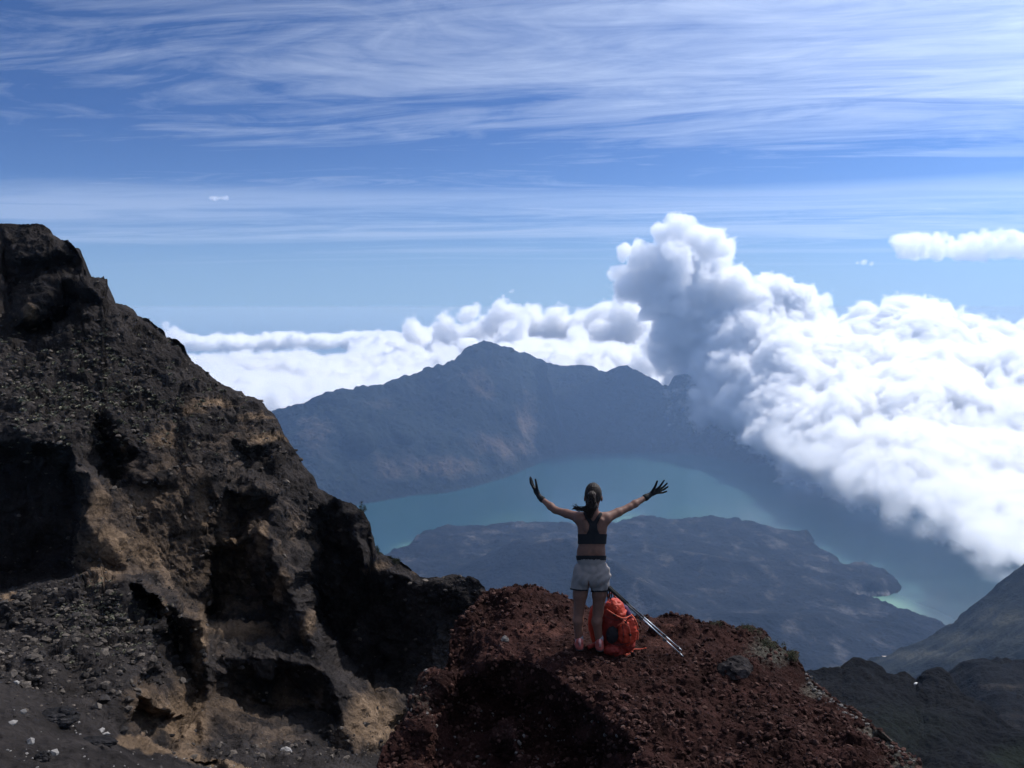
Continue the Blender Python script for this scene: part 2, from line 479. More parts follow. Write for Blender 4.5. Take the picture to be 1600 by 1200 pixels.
for k in range(len(S)):
    a = S[k]; c = S[(k + 1) % len(S)]; e = c - a
    t = np.clip(((qx - a[0]) * e[0] + (qy - a[1]) * e[1]) / (e @ e), 0, 1)
    dist = np.minimum(dist, np.hypot(qx - a[0] - t * e[0], qy - a[1] - t * e[1]))
    cr = ((a[1] > qy) != (c[1] > qy)) & (qx < (c[0] - a[0]) * (qy - a[1]) / (c[1] - a[1] + 1e-9) + a[0])
    inside ^= cr
sd = np.where(inside, dist, -dist)
H = np.where(sd > 0, 26 * smooth(0, 35, sd) + .035 * np.maximum(sd, 0), np.maximum(sd, -60) * .5)
n = wob
H = H + smooth(0, 60, sd) * (40 * ridged(n, 300, 6, .62, 5.) + 12 * fbm(n, 60, 4, .6, 7.) + 12)


def cone(hmap, line, k, p=1.0):
    for (a, c) in zip(line, line[1:]):
        a = np.array(a, float); c = np.array(c, float); e = (c - a)[:2]; L2 = max(e @ e, 1e-6)
        t = np.clip(((gx - a[0]) * e[0] + (gy - a[1]) * e[1]) / L2, 0, 1)
        d = np.hypot(gx + wx * .5 - a[0] - t * e[0], gy + wy * .5 - a[1] - t * e[1])
        hmap = np.maximum(hmap, a[2] + (c[2] - a[2]) * t - k * d ** p)
    return hmap


def wp(px, py, h):     # world x, y of a point h metres over the lake seen at this pixel
    y = (1700 - h) / math.tan(PITCH + math.atan((py - 600) / F)); q = at(px, py, y); return (q[0], q[1], h)


smoothH = H.copy()
smoothH = cone(smoothH, [wp(810, 842, 310), wp(850, 832, 370), wp(900, 846, 350), wp(955, 876, 310), wp(1040, 935, 240), wp(1120, 985, 170), wp(1230, 1030, 90)], .58)
smoothH = cone(smoothH, [wp(1000, 850, 130), wp(1120, 870, 150), wp(1230, 890, 90)], .34)
smoothH = cone(smoothH, [wp(1130, 960, 170), wp(1280, 960, 150), wp(1400, 985, 60)], .3)
H2 = blur(smoothH, 1); H2 = np.where(H2 > H + 1, H2 + ridged(n, 130, 5, .6, 2.) * 6, H)
# summit crater of the cone
cc = wp(850, 840, 320); dc = np.hypot(gx - cc[0], (gy - cc[1]) * 1.0)
H2 = H2 - 90 * np.exp(-(dc / 90) ** 2)
lava = far_material('cinder_and_lava', (.012, .013, .015), (.13, .118, .11), 14., 6.)
H2 = H2 + smooth(0, 40, sd) * ridged(n, 90, 5, .62, 41.) * 9
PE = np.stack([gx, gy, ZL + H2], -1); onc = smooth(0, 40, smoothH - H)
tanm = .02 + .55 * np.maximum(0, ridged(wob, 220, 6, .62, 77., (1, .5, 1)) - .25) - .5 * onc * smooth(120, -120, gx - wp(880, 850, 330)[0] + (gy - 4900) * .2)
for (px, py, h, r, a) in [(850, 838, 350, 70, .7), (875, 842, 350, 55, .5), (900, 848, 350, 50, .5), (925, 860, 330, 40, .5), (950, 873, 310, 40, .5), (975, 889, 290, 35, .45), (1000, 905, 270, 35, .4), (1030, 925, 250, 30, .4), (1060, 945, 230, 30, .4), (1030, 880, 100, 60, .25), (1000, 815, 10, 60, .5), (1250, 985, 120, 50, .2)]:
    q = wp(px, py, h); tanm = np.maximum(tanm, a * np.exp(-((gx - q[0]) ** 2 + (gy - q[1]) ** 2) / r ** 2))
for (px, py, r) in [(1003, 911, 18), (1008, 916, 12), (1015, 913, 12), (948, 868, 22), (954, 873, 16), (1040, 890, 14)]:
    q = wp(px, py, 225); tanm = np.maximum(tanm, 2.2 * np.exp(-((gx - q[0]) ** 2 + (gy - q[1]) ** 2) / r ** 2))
tanm = tanm + .8 * np.exp(-((sd - 4) / 8.) ** 2) * (gx > 1500) * (gx < 2200) * (gy < 4900)
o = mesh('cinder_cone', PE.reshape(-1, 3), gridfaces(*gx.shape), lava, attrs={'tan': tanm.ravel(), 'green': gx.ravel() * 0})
tag(o, kind='structure')

# grassy slope coming down from the right
grass_slope = rock_material('grassy_slope', (.010, .012, .011), (.05, .048, .036), 5., 3.)
s = Sheet(1255, 1800, 2., [(1255, 1068), (1272, 1059), (1300, 1048), (1330, 1044), (1350, 1038), (1400, 1024), (1440, 1006), (1480, 984), (1500, 972), (1522, 957), (1550, 930), (1575, 905), (1590, 896), (1600, 892), (1660, 850), (1800, 780)], [(1255, 1330), (1800, 1330)], 150,
          [(1255, 1068, 2500), (1350, 1038, 2500), (1480, 984, 2450), (1550, 930, 2300), (1600, 892, 2250), (1800, 780, 2100), (1255, 1100, 2250), (1400, 1070, 1900), (1500, 1040, 1700), (1600, 1000, 1650), (1600, 1330, 1100), (1255, 1330, 1300), (1800, 1330, 1000), (1800, 950, 1650)],
          [[(1600, 930, 2080), (1480, 1010, 2150), (1400, 1045, 2200)], [(1610, 960, 1900), (1540, 1010, 1820), (1450, 1050, 1850)]], 3, (10, 20., .9))
s.displace(ridged(s.P, 160, 6, .55, 3., (1, 1, .5)) * 16 + fbm(s.P, 40, 4, .6) * 5)
t_ = .25 + blobmask(s.PXX, s.PYY, [(1440, 1030, 60, 8, .5), (1560, 970, 60, 14, .4), (1290, 1052, 30, 6, .9), (1520, 1000, 60, 8, .4)])
tag(s.build('far_slope', grass_slope, {'tan': t_, 'green': t_ * 0}), kind='structure')

# nearer ridges at lower right, cloud shadow put into their dark rock colour
basalt_far = rock_material('shaded_basalt_ridge', (.006, .006, .0065), (.03, .026, .022), 1.1, .8, third=(.008, .010, .006))
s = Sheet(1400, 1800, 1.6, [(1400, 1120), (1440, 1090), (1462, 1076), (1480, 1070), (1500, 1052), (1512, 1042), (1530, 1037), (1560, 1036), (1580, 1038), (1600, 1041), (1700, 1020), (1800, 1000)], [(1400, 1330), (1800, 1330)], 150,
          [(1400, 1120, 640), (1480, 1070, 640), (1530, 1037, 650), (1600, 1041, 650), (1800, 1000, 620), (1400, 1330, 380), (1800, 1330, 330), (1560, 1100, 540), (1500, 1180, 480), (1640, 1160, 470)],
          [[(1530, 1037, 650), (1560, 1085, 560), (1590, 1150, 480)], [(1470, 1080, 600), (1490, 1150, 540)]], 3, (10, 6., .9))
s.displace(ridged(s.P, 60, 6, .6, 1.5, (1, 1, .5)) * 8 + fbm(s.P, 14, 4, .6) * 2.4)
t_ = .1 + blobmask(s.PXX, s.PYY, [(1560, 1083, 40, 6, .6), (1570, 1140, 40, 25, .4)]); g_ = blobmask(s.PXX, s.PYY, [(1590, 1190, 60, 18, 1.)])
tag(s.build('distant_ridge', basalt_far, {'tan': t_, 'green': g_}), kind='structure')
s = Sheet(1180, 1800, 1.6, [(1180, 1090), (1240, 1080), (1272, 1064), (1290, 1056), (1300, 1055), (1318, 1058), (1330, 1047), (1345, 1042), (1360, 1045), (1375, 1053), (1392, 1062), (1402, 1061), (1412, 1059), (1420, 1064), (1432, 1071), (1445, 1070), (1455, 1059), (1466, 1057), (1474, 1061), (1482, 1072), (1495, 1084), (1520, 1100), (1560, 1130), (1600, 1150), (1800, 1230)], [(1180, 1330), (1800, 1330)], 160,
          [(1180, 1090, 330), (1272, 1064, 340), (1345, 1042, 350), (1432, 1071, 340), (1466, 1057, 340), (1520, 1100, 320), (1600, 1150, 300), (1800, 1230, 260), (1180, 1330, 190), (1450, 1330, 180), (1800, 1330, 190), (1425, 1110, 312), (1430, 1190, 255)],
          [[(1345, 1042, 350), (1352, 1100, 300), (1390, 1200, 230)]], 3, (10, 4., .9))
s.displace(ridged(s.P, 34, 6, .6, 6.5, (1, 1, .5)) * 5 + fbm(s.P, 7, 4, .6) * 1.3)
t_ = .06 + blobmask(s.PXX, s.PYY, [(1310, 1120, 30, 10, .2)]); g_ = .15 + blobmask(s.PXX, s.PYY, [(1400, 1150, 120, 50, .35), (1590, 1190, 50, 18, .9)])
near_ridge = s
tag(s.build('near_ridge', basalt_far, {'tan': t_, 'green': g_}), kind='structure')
# ------------------------------------------------------------------ the cliff on the left, with the sand slope at its foot
sky_l = [(-220, 385), (-100, 362), (-20, 354), (0, 352), (20, 350), (70, 352), (78, 358), (85, 371), (92, 372), (100, 377), (112, 380), (124, 392), (129, 402), (130, 415), (134, 424), (139, 434), (150, 434), (160, 434), (162, 448), (164, 462), (170, 472), (184, 477), (195, 478), (207, 486), (213, 496), (222, 500), (232, 500), (250, 514), (262, 527), (275, 530), (287, 540), (294, 557), (305, 567), (320, 579), (340, 595), (355, 604), (366, 608), (378, 613), (385, 619), (398, 621), (408, 630), (418, 642), (428, 649), (436, 668), (442, 680), (452, 696), (465, 712), (474, 725), (488, 741), (497, 760), (512, 768), (525, 776), (538, 784), (548, 790), (560, 796), (570, 805), (577, 818), (580, 832), (581, 852), (588, 862), (600, 868), (620, 874), (634, 882), (648, 894), (655, 901), (690, 903), (715, 902), (735, 900), (747, 906), (756, 918), (762, 940), (800, 1010), (860, 1100)]
C_pts = [(-220, 385, 96), (0, 352, 107), (70, 352, 104), (129, 402, 100), (160, 434, 96), (213, 496, 97), (262, 527, 96), (294, 557, 95), (355, 604, 93), (398, 621, 91), (428, 649, 90), (452, 696, 88), (488, 741, 87), (525, 776, 86), (560, 796, 85), (577, 818, 84), (581, 852, 85), (600, 868, 85), (648, 894, 84), (690, 903, 82), (735, 900, 79), (756, 918, 78), (860, 1100, 74),
         (45, 490, 88), (30, 400, 97), (60, 420, 99), (95, 440, 93), (106, 415, 101), (108, 398, 98), (122, 435, 97), (90, 395, 96), (20, 470, 99),
         (100, 445, 94), (130, 448, 90.5), (105, 490, 99), (118, 470, 97), (135, 497, 89), (165, 482, 92), (60, 515, 96), (20, 540, 86), (90, 532, 87), (0, 500, 90), (10, 520, 88), (60, 540, 87.5),
         (0, 560, 84), (100, 560, 85), (200, 540, 89), (270, 560, 91), (0, 685, 71), (60, 690, 71), (110, 695, 72), (150, 640, 78), (220, 620, 83), (280, 640, 84), (330, 620, 88), (390, 640, 87), (60, 620, 78),
         (0, 712, 79), (60, 722, 80), (95, 735, 79), (0, 900, 80), (60, 890, 81), (105, 870, 76), (-220, 720, 76), (-220, 560, 82),
         (225, 750, 70), (230, 850, 68), (230, 930, 65), (285, 760, 72), (300, 850, 71.5), (280, 920, 69),
         (370, 790, 81), (355, 800, 80), (395, 800, 80.5), (345, 762, 75), (400, 762, 76), (370, 832, 80), (340, 840, 74), (375, 842, 73.5), (385, 848, 75),
         (160, 705, 82), (190, 725, 81), (172, 752, 80), (210, 765, 71), (215, 690, 77), (270, 700, 79), (240, 715, 73), (140, 745, 74), (180, 775, 70),
         (300, 680, 80), (350, 690, 80), (395, 700, 82), (440, 745, 82), (340, 660, 84), (430, 700, 86), (300, 720, 75), (385, 725, 84),
         (345, 930, 78), (380, 900, 77), (420, 950, 74), (440, 780, 78), (480, 800, 82), (470, 870, 76), (445, 850, 76), (480, 890, 72),
         (500, 850, 90), (492, 905, 88), (500, 960, 94), (525, 1000, 93), (560, 950, 90), (560, 880, 87), (600, 920, 86), (600, 1050, 87), (650, 960, 83), (700, 960, 79), (740, 945, 77), (640, 1130, 80), (560, 1050, 86), (590, 893, 81.5), (570, 860, 81), (560, 830, 83), (640, 902, 82), (700, 915, 79), (640, 915, 82),
         (270, 1010, 65.5), (262, 985, 65), (285, 1030, 63), (240, 1000, 60), (250, 1050, 58.5), (325, 1040, 59), (290, 1120, 57), (300, 1090, 59.5), (250, 1170, 50), (320, 1172, 50), (225, 1060, 56), (200, 1110, 52),
         (345, 1080, 64), (420, 1110, 65), (480, 1095, 65), (360, 1050, 64), (440, 1050, 66), (330, 1115, 57), (400, 1142, 57), (480, 1145, 59), (540, 1172, 56), (330, 1195, 44), (420, 1195, 46), (560, 1200, 49), (600, 1260, 45),
         (545, 1066, 68), (600, 1088, 71), (636, 1104, 72), (600, 1190, 60), (560, 1120, 60), (590, 1140, 63), (640, 1180, 66), (720, 1260, 60), (590, 1100, 69.), (800, 1260, 60),
         (-220, 1060, 38), (0, 1068, 38), (-220, 1300, 21), (0, 1200, 27), (200, 1200, 30.5), (400, 1215, 36), (350, 1197, 40), (0, 1300, 22), (400, 1300, 29), (700, 1300, 40), (860, 1300, 45)]
C_lines = [[(112, 700, 71), (135, 760, 66), (140, 820, 64.5), (124, 900, 63.5)],
           [(112, 730, 80), (122, 760, 80), (128, 815, 80), (116, 885, 76)],
           [(335, 745, 73), (332, 800, 73), (328, 850, 73), (322, 900, 71.5), (318, 945, 70)],
           [(410, 832, 72), (432, 872, 70), (450, 920, 68), (470, 947, 67), (484, 990, 65.5), (496, 1018, 64), (518, 1062, 61), (542, 1140, 57.5), (558, 1184, 54)],
           [(334, 862, 78), (335, 930, 78.5), (330, 965, 77)],
           [(330, 972, 70), (360, 978, 69.5), (400, 995, 68.5), (440, 1008, 67.5), (480, 1018, 65.5), (496, 1018, 64)],
           [(332, 1026, 62.5), (370, 1030, 62.8), (420, 1032, 62.8), (470, 1028, 63)],
           [(250, 950, 62), (282, 958, 62), (312, 975, 62), (322, 1020, 60.5), (322, 1100, 58), (318, 1165, 51)],
           [(246, 965, 61), (240, 1010, 59), (262, 1060, 58), (290, 1120, 57), (302, 1165, 50.5)],
           [(-220, 962, 52), (-60, 940, 52), (0, 930, 52), (60, 916, 52), (120, 903, 51), (150, 900, 51), (200, 906, 51), (238, 930, 52), (250, 944, 53), (244, 980, 50), (228, 1040, 46), (205, 1090, 42), (188, 1140, 39)],
           [(-220, 950, 70), (0, 921, 72), (60, 906, 74), (120, 893, 66), (150, 890, 64), (200, 895, 63), (244, 922, 63)],
           [(-220, 1010, 45), (0, 1000, 46), (100, 1000, 46), (180, 1000, 47.5)],
           [(-220, 1055, 38.5), (0, 1060, 38.8), (60, 1085, 38.5), (120, 1122, 38.2), (188, 1152, 38.4), (260, 1180, 41), (350, 1194, 42)]]
cl = Sheet(-220, 860, 1.45, sky_l, [(-220, 1290), (860, 1290)], 620, C_pts, C_lines, 1, (14, .5, 1.1), warp=11.)
P = cl.P; X, Y = cl.PXX, cl.PYY
dep = P[..., 1] / 80
sand = smooth(0, 26, Y - np.interp(X, [-220, 0, 60, 120, 188, 260, 350, 430, 700], [1045, 1056, 1080, 1118, 1150, 1178, 1192, 1205, 1300]))
rubble = np.clip(blobmask(X, Y, [(120, 620, 150, 75, 1.3), (250, 600, 110, 60, 1.), (60, 560, 120, 40, 1.), (330, 640, 60, 40, .8), (100, 980, 160, 75, 1.5), (40, 1010, 100, 60, 1.2), (700, 910, 70, 14, 1.), (440, 1180, 140, 22, .7), (370, 730, 90, 50, .5)]), 0, 1)
steep = 1 - rubble
lowf = fbm(P, 8., 4, .5, 3.) * 1.0
flute = ridged(P, 5.0, 5, .6, 1., (1, 1, .25)) * .95 + ridged(P, 1.5, 4, .6, 1., (1, 1, .3)) * .38
rk = ridged(P, 2.6, 5, .6, 6.)
d1, d2, cv = cells(P + np.stack([fbm(P, 1.2, 3, .5, 3) * .6] * 3, -1), 2.0, 5.)
e1, e2, ev = cells(P, .75, 2.)
blocks = (np.minimum(.5, d2 - d1) * 1.0 + cv * .9)
small = (.55 - e1) * .55 + ev * .25
strata_n = pnoise(np.stack([P[..., 0] / 26, P[..., 1] / 26, P[..., 2] / .85], -1)) + .6 * pnoise(np.stack([P[..., 0] / 9, P[..., 1] / 9, P[..., 2] / .33], -1))
stm = np.clip(blobmask(X, Y, [(400, 680, 90, 60, 1.2), (330, 620, 70, 40, 1.), (140, 460, 40, 30, .8)]), 0, 1)
ribs = ridged(np.stack([P[..., 0] * .8 + P[..., 2] * .5, P[..., 1] * .3, P[..., 2] * .1], -1), 1.6, 3, .5, 2.) * .7
ribm = np.clip(blobmask(X, Y, [(580, 1125, 60, 50, 1.4), (370, 990, 60, 22, 1.2), (420, 1060, 90, 40, .8)]), 0, 1)
D = lowf + steep * (flute * (1 - ribm * .5) + rk * .45 + (blocks - .5) * .38) + rubble * (blocks * .9 + small * .7 - .6) + steep * small * .25 + strata_n * (stm * .35 + steep * .13) + ribs * ribm
D = D - .75 * steep
gj = np.abs(np.gradient(P[..., 1], axis=0)); jump = np.clip(blur(smooth(.7, 2.2, gj), 2) * 1.6, 0, 1); D = D * (1 - .85 * jump)
D = D * (1 - sand) * np.clip(dep, .4, 1.2) + sand * (fbm(P, 6, 4, .5) * .25)
# silhouettes stay where the photograph has them
D = D * (.35 + .65 * smooth(0, 22, Y - np.interp(X, [p[0] for p in sky_l], [p[1] for p in sky_l])))
cl.displace(D, 9)
tan = blobmask(X, Y, [(165, 870, 42, 45, 1.), (225, 860, 50, 50, .72), (150, 800, 18, 40, .7), (290, 860, 45, 70, .42), (235, 790, 70, 40, .45), (315, 800, 18, 70, .75), (200, 700, 12, 18, .8), (255, 690, 30, 22, .75), (300, 640, 36, 16, .55), (330, 630, 50, 8, .7), (415, 690, 40, 8, .9), (395, 655, 40, 6, .6), (45, 490, 10, 25, .5),
                      (290, 1120, 40, 60, 1.1), (225, 1115, 45, 50, .8), (312, 1010, 14, 70, .8), (250, 955, 12, 16, 1.2), (380, 985, 70, 18, .75), (580, 1130, 50, 50, 1.), (540, 1150, 30, 40, .5), (500, 1080, 20, 60, .35), (412, 845, 10, 30, .8), (440, 915, 14, 30, .8), (480, 985, 10, 40, .6), (365, 845, 34, 6, .8), (455, 820, 26, 50, .35), (590, 885, 34, 8, .5), (655, 893, 12, 6, 1.2), (430, 1160, 70, 25, .35), (10, 938, 26, 10, .8)])
edge_y = np.interp(X, [180, 230, 260, 300, 350, 420, 500], [1156, 1172, 1178, 1190, 1198, 1210, 1225])
tan = np.maximum(tan, 1.5 * np.exp(-((Y - edge_y) / 5.) ** 2) * smooth(170, 200, X) * (1 - smooth(420, 470, X)))
tan = np.maximum(tan, .46 * np.clip(blobmask(X, Y, [(300, 850, 170, 190, 1.3), (330, 1100, 170, 70, 1.1), (350, 690, 90, 60, 1.)]), 0, 1) * (1 - rubble))
tan = tan * (1 - .92 * sand * (np.abs(Y - edge_y) > 14))
green = blobmask(X, Y, [(175, 965, 30, 30, .3), (150, 620, 120, 60, .12)])
cliff_mat = rock_material('cliff_rock', (.026, .0225, .0215), (.185, .128, .084), .22, .2, third=(.06, .06, .03), strata=.9)
cliff_mat_nodes = cliff_mat
o = cl.build('cliff', cliff_mat, {'tan': tan, 'green': green}); tag(o, kind='structure')


# ------------------------------------------------------------------ scattered small matter (one object each: nobody could count it)
ICO_V = None


def ico():
    global ICO_V, ICO_F
    t = (1 + 5 ** .5) / 2
    V = np.array([(-1, t, 0), (1, t, 0), (-1, -t, 0), (1, -t, 0), (0, -1, t), (0, 1, t), (0, -1, -t), (0, 1, -t), (t, 0, -1), (t, 0, 1), (-t, 0, -1), (-t, 0, 1)], float)
    ICO_V = V / np.linalg.norm(V[0])
    ICO_F = np.array([(0, 11, 5), (0, 5, 1), (0, 1, 7), (0, 7, 10), (0, 10, 11), (1, 5, 9), (5, 11, 4), (11, 10, 2), (10, 7, 6), (7, 1, 8), (3, 9, 4), (3, 4, 2), (3, 2, 6), (3, 6, 8), (3, 8, 9), (4, 9, 5), (2, 4, 11), (6, 2, 10), (8, 6, 7), (9, 8, 1)])


ico()


def rotm(r):
    q = r.normal(size=4); q /= np.linalg.norm(q); w, x, y, z = q
    return np.array([[1 - 2 * (y * y + z * z), 2 * (x * y - z * w), 2 * (x * z + y * w)], [2 * (x * y + z * w), 1 - 2 * (x * x + z * z), 2 * (y * z - x * w)], [2 * (x * z - y * w), 2 * (y * z + x * w), 1 - 2 * (x * x + y * y)]])


def stones(name, sheet, spots, mat, seed, label, flat=.7, sink=.25, attrs_=None):
    r = np.random.RandomState(seed); VV = []; FF = []; T = []; n = 0
    for (px, py, size) in spots:
        p, nn = sheet.point(px, py)
        V = ICO_V * r.uniform(.65, 1.2, size=(12, 1)) * np.array((1, r.uniform(.6, 1), r.uniform(.5, .9)))
        V = V @ rotm(r).T; V = V * np.array((1, 1, flat)) * size
        VV.append(V + p + nn * size * (.5 - sink)); FF.append(ICO_F + n); n += 12; T.append(np.full(12, r.uniform(0, 1)))
    o = mesh(name, np.concatenate(VV), np.concatenate(FF), mat, smooth_=False, attrs={'tan': np.concatenate(T), 'green': np.zeros(n)})
    return tag(o, label, None, None, 'stuff')


rr = np.random.RandomState(5)
loose = rock_material('loose_stone', (.030, .027, .026), (.10, .085, .072), .12, .05)
sp = []
for k in range(4200):
    while True:
        x = rr.uniform(-40, 760); y = rr.uniform(350, 1200); r_, c_ = cl.idx(x, y)
        if y > cl.ty[c_] - 2 and rr.rand() < rubble[r_, c_] * .9 + .05 - .04 * sand[r_, c_]: break
    sp.append((x, y, .08 + .30 * rr.rand() ** 5 * (1 - .6 * sand[r_, c_])))
stones('loose_stones', cl, sp, loose, 1, 'loose dark stones strewn over the ledges of the left cliff')
pale = simple('pale_pebble', (.17, .16, .15), .8, .3, 5.)
sp = [(rr.uniform(-40, 420), 0, rr.uniform(.03, .085)) for k in range(70)]
sp = [(x, rr.uniform(np.interp(x, [-40, 60, 190, 350, 430], [1066, 1090, 1160, 1198, 1210]), 1215), s_) for x, y, s_ in sp]
sp += [(20, 1074, .2), (32, 1117, .22), (18, 1133, .2), (46, 1164, .28), (83, 1183, .24), (156, 1145, .25), (163, 1150, .22), (448, 1173, .3)]
stones('pale_pebbles', cl, sp, pale, 2, 'pale pebbles scattered on the dark sand slope')


def tufts(name, sheet, spots, mat, seed, label, nb=26):
    r = np.random.RandomState(seed); VV = []; n = 0
    for (px, py, size) in spots:
        p, nn = sheet.point(px, py)
        a = r.uniform(0, 2 * np.pi, nb); el = np.arccos(r.uniform(.1, 1, nb)); rad = r.uniform(.55, 1.0, nb) * size
        d = np.stack([np.sin(el) * np.cos(a), np.sin(el) * np.sin(a), np.cos(el) * .75], 1)
        c = p + nn * size * .05 + d * rad[:, None]
        sd_ = np.cross(d, r.normal(size=(nb, 3))); sd_ /= np.linalg.norm(sd_, axis=1)[:, None]
        w = size * .30
        VV.append(np.stack([p + d * rad[:, None] * .2 + sd_ * w, p + d * rad[:, None] * .2 - sd_ * w, c - sd_ * w * .4, c + sd_ * w * .4], 1).reshape(-1, 3)); n += nb
    V = np.concatenate(VV); Fq = np.arange(len(V)).reshape(-1, 4)
    o = mesh(name, V, Fq, mat, smooth_=False); return tag(o, label, None, None, 'stuff')


grass_m = simple('pale_tussock', (.14, .135, .095), .9, .45, 1.5, 0)
sp = []
for k in range(430):
    while True:
        x = rr.normal(130, 110); y = rr.normal(625, 48)
        if -20 < x < 350 and cl.ty[cl.idx(x, 600)[1]] + 8 < y < 705: break
    sp.append((x, y, rr.uniform(.10, .38) * (1.3 if rr.rand() < .15 else 1)))
for k in range(240): sp.append((rr.normal(160, 45), rr.normal(965, 30), rr.uniform(.08, .2)))
for k in range(60): sp.append((rr.uniform(230, 420), rr.uniform(600, 720), rr.uniform(.12, .25)))
tufts('grass_tussocks', cl, [q for q in sp if q[1] > 300], grass_m, 3, 'pale grass tussocks dotting the dark upper cliff')
# ------------------------------------------------------------------ the red scoria knoll the hiker stands on
sky_k = [(560, 1300), (575, 1240), (588, 1200), (600, 1168), (612, 1150), (622, 1142), (632, 1122), (645, 1098), (656, 1070), (664, 1052), (676, 1046), (690, 1048), (700, 1030), (704, 1004), (712, 984), (722, 966), (736, 950), (748, 938), (758, 926), (772, 921), (790, 917), (810, 917), (826, 919), (840, 916), (852, 920), (862, 926), (872, 930), (882, 932), (894, 940), (905, 946), (930, 952), (960, 960), (985, 962), (1005, 966), (1020, 970), (1032, 962), (1045, 960), (1062, 962), (1078, 966), (1094, 972), (1110, 975), (1130, 980), (1150, 986), (1164, 984), (1178, 984), (1190, 992), (1206, 1004), (1222, 1012), (1238, 1024), (1250, 1036), (1258, 1050), (1270, 1066), (1290, 1080), (1310, 1096), (1330, 1108), (1352, 1124), (1376, 1142), (1400, 1164), (1420, 1182), (1440, 1200), (1500, 1260)]
K_pts = [(560, 1300, 6.2), (588, 1200, 7.2), (622, 1142, 7.7), (656, 1070, 8.2), (690, 1048, 8.5), (704, 1004, 8.9), (736, 950, 9.3), (772, 921, 9.8), (840, 916, 10.1), (894, 940, 9.8), (960, 960, 9.6), (1020, 970, 9.4), (1062, 962, 9.5), (1110, 975, 9.3), (1178, 984, 9.0), (1222, 1012, 8.6), (1258, 1050, 8.2), (1330, 1108, 7.3), (1400, 1164, 6.6), (1440, 1200, 6.2), (1500, 1260, 5.7),
         (800, 960, 9.0), (760, 985, 8.9), (850, 990, 8.35), (900, 1012, 8.02), (940, 1016, 8.0), (960, 1024, 7.95), (985, 1018, 8.0), (1068, 1020, 7.98), (1000, 990, 8.6), (1120, 1010, 8.3), (1180, 1030, 8.0), (850, 1016, 7.98), (880, 960, 9.1), (1000, 1030, 7.75), (900, 1036, 7.72), (1100, 1060, 7.4), (1200, 1080, 7.2), (1000, 1080, 7.2), (1100, 1130, 6.75), (1250, 1150, 6.6), (1000, 1190, 6.15), (1200, 1200, 6.1), (1350, 1200, 6.05),
         (730, 1005, 8.8), (700, 1060, 8.2), (740, 1050, 8.25), (790, 1012, 8.15), (760, 1075, 8.45), (720, 1110, 8.35), (660, 1130, 7.65), (640, 1190, 7.3), (800, 1110, 8.1), (840, 1160, 7.75), (780, 1180, 7.95), (900, 1170, 7.45), (940, 1190, 7.2), (700, 1190, 7.5), (620, 1170, 7.35), (700, 1300, 6.6), (850, 1300, 6.4), (1000, 1300, 5.5), (1200, 1300, 5.5), (1400, 1300, 5.4), (1500, 1300, 5.4)]
K_lines = [[(770, 1035, 7.85), (820, 1030, 7.8), (862, 1052, 7.5), (905, 1090, 7.1), (955, 1130, 6.75), (1005, 1172, 6.35), (1040, 1200, 6.1), (1080, 1240, 5.8)],
           [(690, 1052, 8.3), (672, 1090, 7.95), (655, 1120, 7.7)],
           [(745, 1100, 8.2), (770, 1150, 7.9), (760, 1200, 7.7)],
           [(850, 1085, 7.95), (880, 1130, 7.7), (905, 1180, 7.45)],
           [(800, 1150, 7.3), (815, 1200, 7.1)]]
kn = Sheet(560, 1500, 1.1, sky_k, [(560, 1310), (1500, 1310)], 430, K_pts, K_lines, 3, (14, .06, 1.2), warp=9.)
P = kn.P; X, Y = kn.PXX, kn.PYY
d1, d2, cv = cells(P, .16, 5.); e1, e2, ev = cells(P, .055, 1.); f1, f2, fv = cells(P, .42, 9.)
rough_ = np.clip(.55 + blobmask(X, Y, [(770, 940, 90, 40, .9), (660, 1110, 50, 60, 1.), (870, 1130, 60, 80, .6), (1210, 1020, 60, 40, .9), (1050, 985, 60, 30, .8), (760, 1150, 90, 60, .8), (1380, 1160, 80, 40, .5)]) - blobmask(X, Y, [(930, 1012, 110, 22, .45)]), 0, 1.5)
rough_ = rough_ * smooth(-.35, .35, fbm(P, .5, 4, .6, 21.)) * 1.5
D = fbm(P, .9, 5, .5, 3.) * .13 + ridged(P, .45, 5, .62, 4.) * (.02 + .05 * rough_) + ((.6 - d1) * .05 + cv * .035) * rough_ + ((.55 - e1) * .022 + ev * .016) + np.minimum(.3, f2 - f1) * .12 * (rough_ - .4)
D -= .03
hold = blobmask(X, Y, [(930, 1014, 60, 14, 1.)]) ; D = D * (1 - .8 * np.clip(hold, 0, 1))
D = D * (.45 + .55 * smooth(0, 16, Y - np.interp(X, [p[0] for p in sky_k], [p[1] for p in sky_k])))
kn.displace(D)
tanK = .05 + blobmask(X, Y, [(850, 985, 60, 18, .45), (1040, 1000, 30, 14, .5), (700, 1060, 50, 30, .2)])
greyK = np.clip(blobmask(X, Y, [(1215, 1015, 50, 26, .9), (1290, 1075, 40, 16, .9), (1390, 1150, 60, 22, 1.), (650, 1100, 40, 50, .45), (820, 1150, 120, 50, .25), (1440, 1200, 60, 30, 1.)]), 0, 1)
knoll_mat = rock_material('red_scoria', (.027, .0122, .0105), (.078, .035, .027), .028, .024, third=(.060, .055, .046))
tag(kn.build('scoria_knoll', knoll_mat, {'tan': tanK, 'green': greyK}), kind='structure')
grav_m = rock_material('scoria_gravel', (.028, .0135, .0118), (.072, .040, .033), .02, .008)
r2 = np.random.RandomState(11); sp = []
while len(sp) < 9000:
    x = r2.uniform(575, 1480); y = r2.uniform(912, 1215); r_, c_ = kn.idx(x, y)
    if y < kn.ty[c_] - 1: continue
    if r2.rand() > .25 + .6 * min(1, rough_[r_, c_]): continue
    sp.append((x, y, .005 + .034 * r2.rand() ** 5.0))
